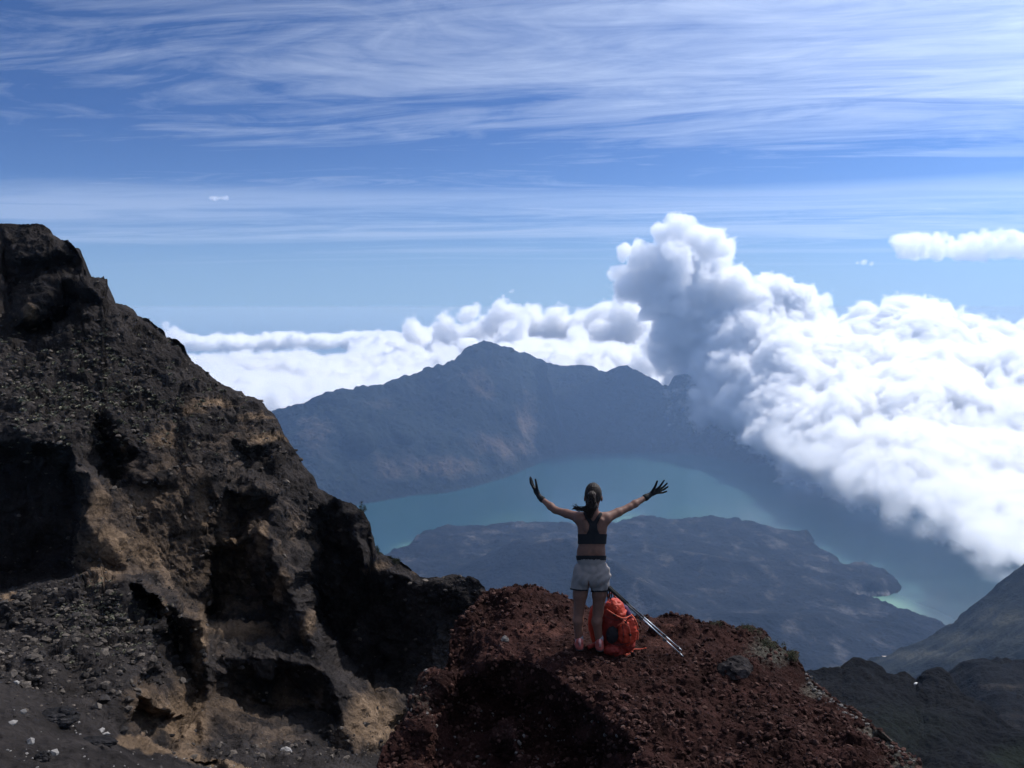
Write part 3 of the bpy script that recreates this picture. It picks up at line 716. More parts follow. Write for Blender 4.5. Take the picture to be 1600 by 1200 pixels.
sp += [(r2.uniform(700, 1300), kn.ty[kn.idx(r2.uniform(700, 1300), 900)[1]] + 2, .02) for _ in range(2)]
for k in range(420):
    x = r2.uniform(640, 1440); yy = kn.ty[kn.idx(x, 900)[1]]; sp.append((x, yy + r2.uniform(0, 3), r2.uniform(.012, .034)))
stones('scoria_gravel', kn, sp, grav_m, 4, 'loose red scoria gravel covering the knoll', .85, .2)
sp = []
for k in range(260):
    x, y = [(r2.normal(1385, 45), 0), (r2.normal(655, 25), r2.normal(1095, 28)), (r2.normal(830, 70), r2.normal(1150, 30)), (r2.normal(1290, 25), 0)][k % 4]
    if y == 0: y = kn.ty[kn.idx(x, 1000)[1]] + abs(r2.normal(0, 10))
    if y < 1215: sp.append((x, y, r2.uniform(.008, .026)))
grey_m = simple('ash_grey_stone', (.085, .077, .072), .9, .4, 60.)
stones('ash_stones', kn, sp, grey_m, 6, 'ash grey stones caught along the edges of the knoll', .8, .3)


def boulder(name, p, size, mat, label, seed, rotz=0., group=None, sub=4, amp=.25, cat='boulder', parent=None):
    """a rock of its own: a subdivided ball broken up by cellular noise; size = half axes"""
    import bmesh
    bm = bmesh.new(); bmesh.ops.create_icosphere(bm, subdivisions=sub, radius=1.)
    V = np.array([v.co[:] for v in bm.verts]); Fc = np.array([[v.index for v in f.verts] for f in bm.faces]); bm.free()
    q = V * 1.0 + seed * 3.7
    d1, d2, cv = cells(q, .9, seed); e1, e2, ev = cells(q, .35, seed)
    k = 1 + amp * ((cv - .5) * 1.1 - d1 * .6 + .3) + amp * .35 * (ev - e1) + amp * .5 * fbm(q, .5, 5, .6, seed)
    V = V * k[:, None] * np.array(size); c, s_ = math.cos(rotz), math.sin(rotz)
    V = V @ np.array([[c, s_, 0], [-s_, c, 0], [0, 0, 1]])
    o = mesh(name, V, Fc, mat, smooth_=False, attrs={'tan': np.full(len(V), .2), 'green': np.full(len(V), .1)}, world_verts=False)
    o.location = tuple(p); return tag(o, label, cat, group)


bm_ = rock_material('boulder_rock', (.030, .026, .026), (.09, .075, .07), .04, .02, third=(.10, .10, .07))
p, n_ = kn.point(1150, 1046); boulder('boulder', p + (0, 0, .02), (.17, .14, .12), bm_, 'rounded grey boulder half sunk in the red knoll right of the poles', 3, .4)
p, n_ = kn.point(1025, 992); boulder('boulder', p, (.10, .08, .07), knoll_mat, 'knobbly red rock behind the trekking poles', 5, 1.)
p, n_ = kn.point(790, 1004); boulder('boulder', p, (.045, .04, .035), grey_m, 'small pale stone left of the hiker\'s feet', 8, 1.)
cm_ = rock_material('dark_boulder', (.020, .019, .020), (.07, .063, .06), .12, .06)
p, n_ = cl.point(92, 1128); boulder('boulder', p + (0, 0, .15), (.95, .6, .38), cm_, 'large flat dark boulder at the top of the sand slope', 2, -.25)
p, n_ = cl.point(66, 1192); boulder('boulder', p + (0, 0, .1), (.26, .22, .24), cm_, 'round dark boulder alone on the sand at the lower left corner', 6, .2)
p, n_ = cl.point(152, 1160); boulder('boulder', p + (0, 0, .04), (.85, .35, .18), cm_, 'long low dark rock below the tan gully', 7, -.1)
p, n_ = cl.point(447, 1176); boulder('boulder', p + (0, 0, .15), (.35, .3, .26), pale, 'pale grey boulder below the fluted wall', 9, .1)


def shrub(name, p, w, h, mat, label, seed, group=None, conical=0.):
    """a wind-shorn shrub: woody stem, crown of small leaf blades in uneven clumps"""
    r = np.random.RandomState(seed); root = empty(name, tuple(p), label, 'shrub', group)
    n = 1800; VV = []
    cl_c = r.normal(size=(16, 3)) * np.array((w * .30, w * .3, h * .20)) + np.array((0, 0, h * .55))
    if conical: cl_c[:, :2] *= (1.25 - cl_c[:, 2:3] / h) ** conical
    for k in range(n):
        c = cl_c[r.randint(16)] + r.normal(size=3) * w * .10; c[2] = max(c[2], .02 * h)
        a = r.normal(size=3); a /= np.linalg.norm(a); t = np.cross(a, r.normal(size=3)); t /= np.linalg.norm(t)
        L_ = w * r.uniform(.03, .07); VV.append([c - t * L_ * .4, c + a * L_ * .6 , c + t * L_ * .4, c - a * L_ * .5])
    V = np.array(VV).reshape(-1, 3); o = mesh('crown', V, np.arange(len(V)).reshape(-1, 4), mat, root, False, world_verts=False)
    V = []; Fc = []
    for k in range(5):
        e = cl_c[k]; a = np.array((0, 0, -.1 * h)); rr_ = w * .022
        base = len(V)
        for t in (0, .5, 1):
            c = a + (e - a) * t + np.array((0, 0, 0))
            for q in range(5):
                th = q * 2 * math.pi / 5; V.append(c + np.array((math.cos(th), math.sin(th), 0)) * rr_ * (1.1 - t * .7))
        for s_ in range(2):
            for q in range(5): Fc.append((base + s_ * 5 + q, base + s_ * 5 + (q + 1) % 5, base + s_ * 5 + 5 + (q + 1) % 5, base + s_ * 5 + 5 + q))
    mesh('stem', V, Fc, stem_m, root, True, world_verts=False)
    return root


stem_m = simple('woody_stem', (.06, .045, .035), .9)
leaf_m = simple('dark_shrub_leaf', (.018, .022, .012), .8, .5, 6., 0)
leaf2_m = simple('grey_green_leaf', (.055, .056, .032), .85, .5, 30., 0)
for (px, py, w_, h_, lab, sd_) in [(564, 806, .85, 1.35, 'tall dark shrub on the cliff edge above the water', 1), (589, 868, .8, .9, 'dark bush at the foot of the square cliff step', 2), (618, 880, .9, .55, 'low dark bush on the descending ridge crest', 3), (608, 875, .5, .4, 'tiniest dark bush on the ridge crest', 4), (470, 716, .5, .4, 'small dark bush high on the cliff skyline', 6)]:
    p, n_ = cl.point(px, py); shrub('shrub', p - (0, 0, .1), w_, h_, leaf_m, lab, sd_, 'dark shrubs on the cliff ridge', .8)
for (px, py, w_, h_, lab, sd_) in [(1172, 994, .17, .06, 'leftmost grey green cushion shrub on the knoll rim', 11), (1200, 1010, .17, .055, 'grey green cushion shrub in the middle of the knoll rim clump', 12), (1232, 1034, .15, .055, 'lowest grey green cushion shrub on the knoll rim', 13), (1120, 984, .12, .045, 'small olive cushion shrub left of the rim clump', 14)]:
    p, n_ = kn.point(px, py); shrub('cushion_shrub', p - (0, 0, .02), w_, h_, leaf2_m, lab, sd_, 'cushion shrubs on the knoll rim')
# small pale camp shelter far off, and a pale block on the near dark ridge
tarp = simple('white_tarpaulin', (.8, .66, .56), .7, .05, 1., 0)
q = at(1383, 1029, 2420.)


def shelter(loc, w, d, h):
    root = empty('camp_shelter', loc, 'tiny white ridge roofed shelter on the far grassy slope', 'shelter')
    n = 6; V = []; Fc = []
    for sgn, name in ((-1, 'roof'), (1, 'roof')):
        V = [(-w, 0, h), (w, 0, h), (w * 1.02, sgn * d, h * .35), (-w * 1.02, sgn * d, h * .35), (-w, 0, h - .4), (w, 0, h - .4), (w * 1.02, sgn * d, h * .35 - .4), (-w * 1.02, sgn * d, h * .35 - .4)]
        mesh(name, V, [(0, 1, 2, 3), (4, 5, 6, 7), (0, 1, 5, 4), (1, 2, 6, 5), (2, 3, 7, 6), (3, 0, 4, 7)], tarp, root, False, world_verts=False)
    for x in (-w * .9, w * .9):
        V = [(x - .3, -d * .9, -3), (x + .3, -d * .9, -3), (x + .3, d * .9, -3), (x - .3, d * .9, -3), (x - .3, -d * .9, h * .38), (x + .3, -d * .9, h * .38), (x + .3, d * .9, h * .38), (x - .3, d * .9, h * .38)]
        mesh('wall', V, [(0, 1, 2, 3), (4, 5, 6, 7), (0, 1, 5, 4), (1, 2, 6, 5), (2, 3, 7, 6), (3, 0, 4, 7)], tarp, root, False, world_verts=False)


shelter(tuple(q), 10., 8., 8.)
p, n_ = near_ridge.point(1435, 1078); boulder('boulder', p, (1.0, .8, .6), simple('white_stone', (.6, .58, .55), .8), 'small white rock on the dark ridge at lower right', 4)
# ------------------------------------------------------------------ clouds: real volumes, grown from puffs laid out in the air
def cloud_material(name, density, aniso=.3):
    m = bpy.data.materials.new(name); m.use_nodes = True; mt = m.node_tree; mt.nodes.clear()
    o = mt.nodes.new('ShaderNodeOutputMaterial'); pv = mt.nodes.new('ShaderNodeVolumePrincipled')
    pv.inputs['Color'].default_value = (1, 1, 1, 1); pv.inputs['Density'].default_value = density; pv.inputs['Anisotropy'].default_value = aniso
    mt.links.new(pv.outputs[0], o.inputs['Volume']); return m


def cloud(name, label, puffs, voxel, density, nscale, namp=3.2, bias=.05, sharp=4., detail=7, rough=.6, squash=1., aniso=.3, lfa=.6):
    """puffs: (x, y, z, radius) world points; density = puff falloff broken up by fractal noise"""
    A = np.array(puffs, float); pts = A[:, :3]; rad = A[:, 3]
    lo = (pts - rad[:, None] * 1.5).min(0); hi = (pts + rad[:, None] * 1.5).max(0)
    org = (lo + hi) / 2; pts = pts - org; lo = lo - org; hi = hi - org
    me = bpy.data.meshes.new(name); me.from_pydata([tuple(p) for p in pts], [], [])
    me.attributes.new('rad', 'FLOAT', 'POINT').data.foreach_set('value', rad.astype(np.float32))
    ob = bpy.data.objects.new(name, me); COL.objects.link(ob); ob.location = tuple(org)
    g = bpy.data.node_groups.new('cloud_growth', 'GeometryNodeTree')
    g.interface.new_socket('Geometry', in_out='INPUT', socket_type='NodeSocketGeometry')
    g.interface.new_socket('Geometry', in_out='OUTPUT', socket_type='NodeSocketGeometry')
    N = g.nodes.new; L = g.links.new
    gi = N('NodeGroupInput'); go = N('NodeGroupOutput')
    pr = N('GeometryNodeProximity'); pr.target_element = 'POINTS'; L(gi.outputs[0], pr.inputs[0])
    sn = N('GeometryNodeSampleNearest'); L(gi.outputs[0], sn.inputs[0])
    si = N('GeometryNodeSampleIndex'); si.data_type = 'FLOAT'; L(gi.outputs[0], si.inputs[0])
    na = N('GeometryNodeInputNamedAttribute'); na.data_type = 'FLOAT'; na.inputs['Name'].default_value = 'rad'
    L(na.outputs[0], si.inputs['Value']); L(sn.outputs[0], si.inputs['Index'])

    def M(op, a, b=None):
        n = N('ShaderNodeMath'); n.operation = op
        for i, x in enumerate((a, b)):
            if x is None: continue
            if hasattr(x, 'is_linked'): L(x, n.inputs[i])
            else: n.inputs[i].default_value = x
        return n.outputs[0]
    sh = M('SUBTRACT', 1.0, M('DIVIDE', pr.outputs['Distance'], si.outputs[0]))
    pos = N('GeometryNodeInputPosition')
    n = N('ShaderNodeTexNoise'); n.inputs['Scale'].default_value = 1. / nscale
    n.inputs['Detail'].default_value = detail; n.inputs['Roughness'].default_value = rough; n.inputs['Distortion'].default_value = .25
    mp = N('ShaderNodeVectorMath'); mp.operation = 'MULTIPLY'; L(pos.outputs[0], mp.inputs[0]); mp.inputs[1].default_value = (1, 1, squash)
    L(mp.outputs[0], n.inputs['Vector'])
    bl = N('ShaderNodeTexNoise'); bl.inputs['Scale'].default_value = 1.9 / nscale; bl.inputs['Detail'].default_value = 3; L(mp.outputs[0], bl.inputs['Vector'])
    billow = M('SUBTRACT', .22, M('ABSOLUTE', M('SUBTRACT', bl.outputs[0], .5)))
    den = M('ADD', sh, M('ADD', M('MULTIPLY', M('SUBTRACT', n.outputs[0], .5), namp), M('MULTIPLY', billow, namp * .35)))
    lf = N('ShaderNodeTexNoise'); lf.inputs['Scale'].default_value = .3 / nscale; lf.inputs['Detail'].default_value = 2; L(pos.outputs[0], lf.inputs['Vector'])
    den = M('ADD', den, M('MULTIPLY', M('SUBTRACT', lf.outputs[0], .5), namp * lfa))
    den = M('MULTIPLY', M('SUBTRACT', den, bias), sharp)
    clp = N('ShaderNodeClamp'); L(den, clp.inputs[0])
    vc = N('GeometryNodeVolumeCube'); L(clp.outputs[0], vc.inputs['Density'])
    vc.inputs['Min'].default_value = lo; vc.inputs['Max'].default_value = hi
    for k, ax in enumerate('XYZ'):
        v = voxel * (.75 if k == 2 else 1.); vc.inputs['Resolution ' + ax].default_value = max(8, int((hi - lo)[k] / v))
    sm = N('GeometryNodeSetMaterial'); L(vc.outputs[0], sm.inputs[0]); L(sm.outputs[0], go.inputs[0])
    m = cloud_material(name + '_vapour', density, aniso); sm.inputs['Material'].default_value = m; me.materials.append(m)
    md = ob.modifiers.new('growth', 'NODES'); md.node_group = g
    return tag(ob, label, None, None, 'stuff')


rc = random.Random(3)
low = np.array([(1108, 590, 9900), (1135, 612, 9400), (1165, 634, 8900), (1190, 662, 8300), (1228, 690, 7500), (1282, 712, 6700), (1345, 738, 6000), (1410, 770, 5500), (1472, 800, 5000), (1532, 832, 4600), (1592, 868, 4150), (1670, 920, 3800)], float)
top = np.array([(1075, 525, 10900), (1095, 500, 10900), (1120, 470, 10800), (1180, 440, 10700), (1250, 450, 10700), (1290, 500, 10600), (1360, 480, 10500), (1420, 470, 10500), (1480, 490, 10500), (1560, 500, 10400), (1680, 490, 10300), (1800, 500, 10300)], float)
pf = []
for i in range(1500):
    u = rc.random(); v = rc.random() ** .85
    l = [np.interp(u * 11, range(12), low[:, j]) for j in range(3)]; t = [np.interp(u * 11, range(12), top[:, j]) for j in range(3)]
    px_, py_ = (l[j] + (t[j] - l[j]) * v for j in (0, 1)); Yq = 1 / ((1 - v) / l[2] + v / t[2])
    q = at(px_, py_, Yq); r_ = Yq * rc.uniform(.010, .026) * (.45 + .9 * min(1, v * 4)) * (1.15 - .3 * v)
    pf.append((q[0], q[1], q[2] - r_ * .9, r_))
cloud('cumulus_bank', 'great white cumulus bank lying over the right crater rim', [q for q in pf if q[1] > 7300], 20., .017, 700., 5.6, .20, 5., 10, .70, lfa=.5, aniso=.5)
cloud('cumulus_bank', 'lower front of the white cumulus bank hanging over the lake', [q for q in pf if q[1] < 7600], 13., .012, 560., 5.8, .28, 4., 10, .70, lfa=.5, aniso=.5)
pf = []
for (px_, py_, r_) in [(1050, 400, 420), (1015, 425, 330), (1095, 420, 430), (1045, 465, 400), (1060, 520, 330), (1115, 490, 420), (1175, 470, 330), (1058, 368, 250), (1003, 395, 250), (985, 432, 200), (1110, 385, 260), (1130, 440, 330), (1210, 455, 260), (1200, 430, 150), (1045, 352, 130), (985, 385, 130), (1080, 358, 150), (1250, 450, 160), (1085, 545, 280), (1050, 505, 230), (1110, 560, 330), (1230, 480, 280)]:
    for k in range(4):
        q = at(px_ + rc.uniform(-14, 14), py_ + 9 + rc.uniform(-12, 12), 10700. + rc.uniform(-200, 200)); pf.append((q[0], q[1], q[2], r_ * rc.uniform(.55, .85)))
cloud('cumulus_tower', 'tall white cumulus head rising above the bank with a grey shaded left side', pf, 17., .015, 380., 4.2, -.02, 5.0, 10, .68, lfa=.2, aniso=.5)
# thin mist trailing off its lower edge over the water
pf = []
for i in range(240):
    u = .32 + .68 * rc.random(); l = [np.interp(u * 11, range(12), low[:, j]) for j in range(3)]
    o_ = rc.uniform(-30, 40) * (.35 + 1.2 * u * u); k_ = rc.uniform(.62, .95)
    q = at(l[0] - o_ * .5 + rc.uniform(-10, 10), l[1] + o_ * .8, l[2] * k_); pf.append((q[0], q[1], q[2], l[2] * k_ * rc.uniform(.010, .022)))
cloud('mist', 'thin torn mist trailing from the cumulus bank over the lake', pf, 20., .0022, 280., 4.8, .45, 1.5, 9, .68, 1.2)
# sea of cloud beyond the rim
def sea_of_cloud(n, ya, yb, r0, r1, extra=()):
    pf = []
    for i in range(n):
        Yq = ya * (yb / ya) ** rc.random(); xx = rc.uniform(-.47, .36) * Yq; px_ = 800 + xx / Yq * F
        if px_ < 560 and Yq > 22500: continue
        r_ = rc.uniform(r0, r1); pf.append((xx, Yq, -1480 + (430 * max(0, min(1, (px_ - 560) / 200)) if Yq > 15000 else 60) - r_ + rc.uniform(-150, 150), r_))
    for (px_, py_, Yq, r_) in extra:
        q = at(px_, py_, float(Yq)); pf.append((q[0], q[1], q[2], r_)); pf.append((q[0] + rc.uniform(-300, 300), q[1] + 200, q[2] - r_, r_ * 1.2))
    return pf


cloud('cloud_sea', 'near sea of white cloud tops just beyond the crater rim', sea_of_cloud(1900, 12300, 18000, 130, 330), 38., .011, 520., 4.6, .05, 3.5, 8, .66, aniso=.5)
cloud('cloud_sea', 'far sea of white cloud tops with heaped towers behind the peak', sea_of_cloud(2300, 18000, 34000, 190, 420, [(735, 495, 21000, 330), (785, 490, 21000, 380), (760, 505, 21000, 380), (830, 505, 21000, 330), (870, 500, 21000, 300), (900, 510, 21000, 330), (940, 500, 21000, 330), (980, 505, 20000, 360), (700, 520, 21000, 330), (650, 525, 22000, 280), (800, 540, 19000, 420), (900, 550, 18500, 380)]), 58., .010, 700., 4.4, .05, 3.5, 8, .66, aniso=.5)
pf = []
for (px_, py_, r_) in [(270, 519, 150), (258, 510, 80), (262, 530, 170), (280, 528, 130), (250, 522, 130)]:
    for k in range(3): q = at(px_ + rc.uniform(-5, 5), py_ + rc.uniform(-3, 3), 16500.); pf.append((q[0], q[1], q[2], r_))
cloud('cloud_puff', 'small white cloud puff peeping over the cliff skyline on the left', pf, 30., .01, 250., 2.2, .0, 3., 7, .62, aniso=.5)
# distant rows
pf = []
for i in range(1100):
    Yq = rc.uniform(36000, 46000); px_ = rc.uniform(285, 1010)
    if px_ < 560: Yq = 37000 + rc.uniform(-1500, 1500)
    q = at(px_, 524 + rc.uniform(-4, 5) - (4 if px_ > 430 else 0) - .012 * max(0, px_ - 560), Yq); pf.append((q[0], q[1], q[2] - 300, rc.uniform(150, 300)))
cloud('cloud_row', 'thin far row of small cumulus above the blue gap left of the peak', pf, 130., .008, 1100., 2.6, .1, 3.0, 6, .62)
pf = []
for i in range(420):
    px_ = rc.uniform(1400, 1700); k = (px_ - 1400) / 300; q = at(px_, 386 + rc.uniform(-1, 1) * (4 + 13 * math.sin(math.pi * min(1, k + .12)) ** .5) - 3, 15000. + rc.uniform(-400, 400)); pf.append((q[0], q[1], q[2], rc.uniform(60, 120)))
for px_, py_, r_ in [(1350, 410, 60), (1362, 412, 50), (1340, 411, 40)]:
    q = at(px_, py_, 15000.); pf.append((q[0], q[1], q[2], r_))
cloud('lens_cloud', 'flat bright white cloud patch high at the right edge of the sky', pf, 26., .008, 420., 2.6, .1, 2.5, 8, .66, 1.8)
pf = [tuple(at(330 + k * 3., 309., 15000.)) + (40 + 10 * math.sin(k),) for k in range(9)]
cloud('cloud_wisp', 'tiny lone cloud wisp in the blue sky left of centre', pf, 14., .008, 160., 2.0, .05, 2.0, 5, .6, 2.0)

# ------------------------------------------------------------------ the air itself
def airbox(name, x0, x1, y0, y1, z0, z1, color, density, aniso):
    import bmesh
    m = bpy.data.materials.new(name + '_air'); m.use_nodes = True; mt = m.node_tree; mt.nodes.clear()
    o_ = mt.nodes.new('ShaderNodeOutputMaterial'); pv = mt.nodes.new('ShaderNodeVolumePrincipled')
    pv.inputs['Color'].default_value = color; pv.inputs['Density'].default_value = density; pv.inputs['Anisotropy'].default_value = aniso
    mt.links.new(pv.outputs[0], o_.inputs['Volume'])
    V = [(x, y, z) for z in (z0, z1) for y in (y0, y1) for x in (x0, x1)]
    o = mesh(name, V, [(0, 1, 3, 2), (4, 6, 7, 5), (0, 4, 5, 1), (1, 5, 7, 3), (3, 7, 6, 2), (2, 6, 4, 0)], m, smooth_=False)
    bm = bmesh.new(); bm.from_mesh(o.data); bmesh.ops.recalc_face_normals(bm, faces=bm.faces); bm.to_mesh(o.data); bm.free()
    return tag(o, kind='stuff')


airbox('haze', -8000, 8600, -60, 11900, -1790, 1350, HAZECOL, HAZE, .45)
airbox('sea_haze', -240000, 240000, 14000, 370000, -2690, -1750, (.50, .62, .68, 1), 5e-6, .0)
airbox('sea_haze', -240000, 240000, 14000, 370000, -3690, -2700, (.50, .64, .72, 1), 5e-5, .0)

# ------------------------------------------------------------------ the hiker, her rucksack and poles
def rcone(P, a, b, ra, rb):
    a = np.asarray(a, float); b = np.asarray(b, float); ba = b - a; L2 = max(ba @ ba, 1e-9)
    t = np.clip(((P - a) @ ba) / L2, 0, 1)
    d = P - a - t[..., None] * ba
    return np.sqrt((d * d).sum(-1)) - (ra + (rb - ra) * t)


def ell(P, c, r, rot=None):
    d = P - np.asarray(c, float)
    if rot is not None: d = d @ rot
    r = np.asarray(r, float); k = np.sqrt(((d / r) ** 2).sum(-1)); g = np.sqrt(((d / (r * r)) ** 2).sum(-1)) + 1e-9
    return k * (k - 1) / g


def smin(a, b, k):
    h = np.clip(.5 + .5 * (b - a) / k, 0, 1); return b + (a - b) * h - k * h * (1 - h)


def nets(fn, lo, hi, res):
    """surface nets: closed smooth mesh of fn = 0 inside the box"""
    lo = np.array(lo, float); hi = np.array(hi, float); n = np.ceil((hi - lo) / res).astype(int) + 1
    ax = [lo[k] + np.arange(n[k]) * res for k in range(3)]
    G = np.stack(np.meshgrid(*ax, indexing='ij'), -1); Fv = fn(G)
    Fv[0] = Fv[-1] = 1.; Fv[:, 0] = Fv[:, -1] = 1.; Fv[:, :, 0] = Fv[:, :, -1] = 1.
    ins = Fv < 0
    c = [ins[i:n[0] - 1 + i, j:n[1] - 1 + j, k:n[2] - 1 + k] for i in (0, 1) for j in (0, 1) for k in (0, 1)]
    s = sum(x.astype(np.int8) for x in c); act = (s > 0) & (s < 8); I = np.argwhere(act)
    acc = np.zeros((len(I), 3)); cnt = np.zeros(len(I))
    corners = np.array([(i, j, k) for i in (0, 1) for j in (0, 1) for k in (0, 1)])
    for p in range(8):
        for q in range(p + 1, 8):
            if np.abs(corners[p] - corners[q]).sum() != 1: continue
            A = I + corners[p]; B = I + corners[q]
            fa = Fv[A[:, 0], A[:, 1], A[:, 2]]; fb = Fv[B[:, 0], B[:, 1], B[:, 2]]; m_ = (fa < 0) != (fb < 0)
            t = np.where(m_, fa / np.where(m_, fa - fb, 1), 0)
            acc += m_[:, None] * (A + t[:, None] * (B - A)); cnt += m_
    V = lo + acc / cnt[:, None] * res
    idm = np.full(act.shape, -1); idm[tuple(I.T)] = np.arange(len(I)); FF = []
    for d in range(3):
        o1, o2 = [(1, 2), (2, 0), (0, 1)][d]
        sl0 = [slice(1, -1)] * 3; sl0[d] = slice(0, -1); sl1 = [slice(1, -1)] * 3; sl1[d] = slice(1, None)
        a = ins[tuple(sl0)]; b_ = ins[tuple(sl1)]; E = np.argwhere(a != b_); off = np.ones(3, int); off[d] = 0; E = E + off
        flip = ins[tuple(E.T)]
        e1 = np.zeros(3, int); e1[o1] = 1; e2 = np.zeros(3, int); e2[o2] = 1
        q = np.stack([idm[tuple((E - x).T)] for x in (0 * e1, e1, e1 + e2, e2)], 1)
        q = np.where(flip[:, None], q[:, ::-1], q); q = q[:, ::-1] if False else q
        FF.append(q)
    Fc = np.concatenate(FF); Fc = Fc[(Fc >= 0).all(1)]
    return V, Fc[:, ::-1]


def J(px, py, dy=0.): return at(px, py, 8.0 + dy)


def tube(path, rad, seg=10):
    path = np.asarray(path, float); rad = np.broadcast_to(rad, (len(path),)); V = []; Fc = []
    T = np.gradient(path, axis=0); up = np.array((.13, .27, .95))
    for i, (p, t) in enumerate(zip(path, T)):
        t = t / np.linalg.norm(t); u = np.cross(t, up); u /= np.linalg.norm(u); w = np.cross(t, u)
        for k in range(seg):
            th = 2 * math.pi * k / seg; V.append(p + (u * math.cos(th) + w * math.sin(th)) * rad[i])
    n = len(path)
    for i in range(n - 1):
        for k in range(seg): Fc.append((i * seg + k, i * seg + (k + 1) % seg, (i + 1) * seg + (k + 1) % seg, (i + 1) * seg + k))
    V.append(path[0]); V.append(path[-1]); a = n * seg
    for k in range(seg): Fc.append((a, (k + 1) % seg, k, a)); Fc.append((a + 1, (n - 1) * seg + k, (n - 1) * seg + (k + 1) % seg, a + 1))
    return np.array(V), Fc


def tubemesh(name, path, rad, mat, parent, seg=10):
    V, Fc = tube(path, rad, seg)
    me = bpy.data.meshes.new(name); V = V - np.array(parent_loc(parent))
    me.from_pydata([tuple(v) for v in V], [], [tuple(dict.fromkeys(f)) for f in Fc]); me.materials.append(mat)
    for p in me.polygons: p.use_smooth = True
    o = bpy.data.objects.new(name, me); COL.objects.link(o); o.parent = parent; return o


def spline(pts, n=8):
    pts = np.asarray(pts, float); q = np.concatenate([[2 * pts[0] - pts[1]], pts, [2 * pts[-1] - pts[-2]]]); out = []
    for i in range(1, len(q) - 2):
        for t in np.linspace(0, 1, n, endpoint=False):
            a, b_, c, d = q[i - 1], q[i], q[i + 1], q[i + 2]
            out.append(.5 * (2 * b_ + (c - a) * t + (2 * a - 5 * b_ + 4 * c - d) * t * t + (3 * b_ - a - 3 * c + d) * t ** 3))
    out.append(pts[-1]); return np.array(out)


skin = simple('tanned_skin', (.115, .056, .040), .62, .14, 25., .0006, spec=.22)  # one even tanned skin tone
skin.node_tree.nodes['Principled BSDF'].inputs['Subsurface Weight'].default_value = .12
skin.node_tree.nodes['Principled BSDF'].inputs['Subsurface Radius'].default_value = (.02, .008, .004)
hair_m = simple('dark_hair', (.014, .009, .007), .6, .5, 60., .0015, spec=.15, stretch=(3, 3, .35))
black_m = simple('black_jersey', (.010, .010, .012), .75, .2, 200., .0005)
glove_m = simple('black_glove_fabric', (.009, .009, .011), .7, .3, 150., .0008)
short_m = simple('grey_shorts_fabric', (.155, .138, .134), .8, .06, 18., .004)
shoe_m = simple('coral_shoe', (.27, .065, .055), .6, .1, 60., .001)
sole_m = simple('dark_sole', (.04, .035, .035), .8)
sock_m = simple('pale_sock', (.19, .19, .22), .9, .1, 120., .001)
lace_m = simple('pink_lace', (.5, .26, .24), .7)
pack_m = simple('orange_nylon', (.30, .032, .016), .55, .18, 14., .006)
pack_d = simple('shaded_orange_nylon', (.14, .016, .012), .6, .2, 14., .006)  # shaded copy of the orange nylon, the shadow put into its colour
strap_m = simple('orange_webbing', (.38, .07, .04), .7, .1, 90., .0006)
mesh_m = simple('black_mesh_fabric', (.012, .010, .012), .8, .5, 160., .001)
purple_m = simple('plum_bag_trim', (.07, .03, .07), .7)
alu = simple('pole_aluminium', (.34, .37, .41), .5, .05, 50., 0, metallic=.85)
alu_d = simple('pole_dark_lacquer', (.05, .05, .055), .4)
rubber = simple('black_rubber', (.012, .012, .012), .8)

HIK = J(924, 1015)
hiker = empty('person', tuple(HIK), 'person seen from behind, arms thrown wide, in black gloves, sports top and grey shorts', 'person')
sL, eL, wL = J(903, 808, .0), J(867.5, 797, .15), J(844.5, 778, .29)
sR, eR, wR = J(948, 809, .0), J(983, 792.5, .14), J(1012, 775.5, .26)


def f_head(P):
    d = ell(P, J(927, 773.5, .0), (.076, .095, .105))
    d = smin(d, ell(P, J(927, 783, .04), (.056, .062, .066)), .03)        # jaw
    d = smin(d, rcone(P, J(927, 772, .088), J(927, 777.5, .108), .009, .014), .012)   # nose
    d = smin(d, ell(P, J(927, 788.5, .088), (.02, .014, .012)), .015)       # chin
    d = smin(d, ell(P, J(927, 782.5, .098), (.022, .010, .006)), .006)      # lips
    for s_ in (-1, 1):
        d = smin(d, ell(P, J(927 + 13.2 * s_, 779, .005), (.010, .020, .030)), .008)   # ears
        d = -smin(-d, ell(P, J(927 + 5.2 * s_, 771.5, .108), (.016, .016, .011)), .012)  # eye sockets
        d = smin(d, ell(P, J(927 + 5.2 * s_, 771.6, .088), (.011, .010, .009)), .004)
    d = smin(d, rcone(P, J(927, 786, -.012), J(926, 808, -.02), .050, .056), .025)
    return d


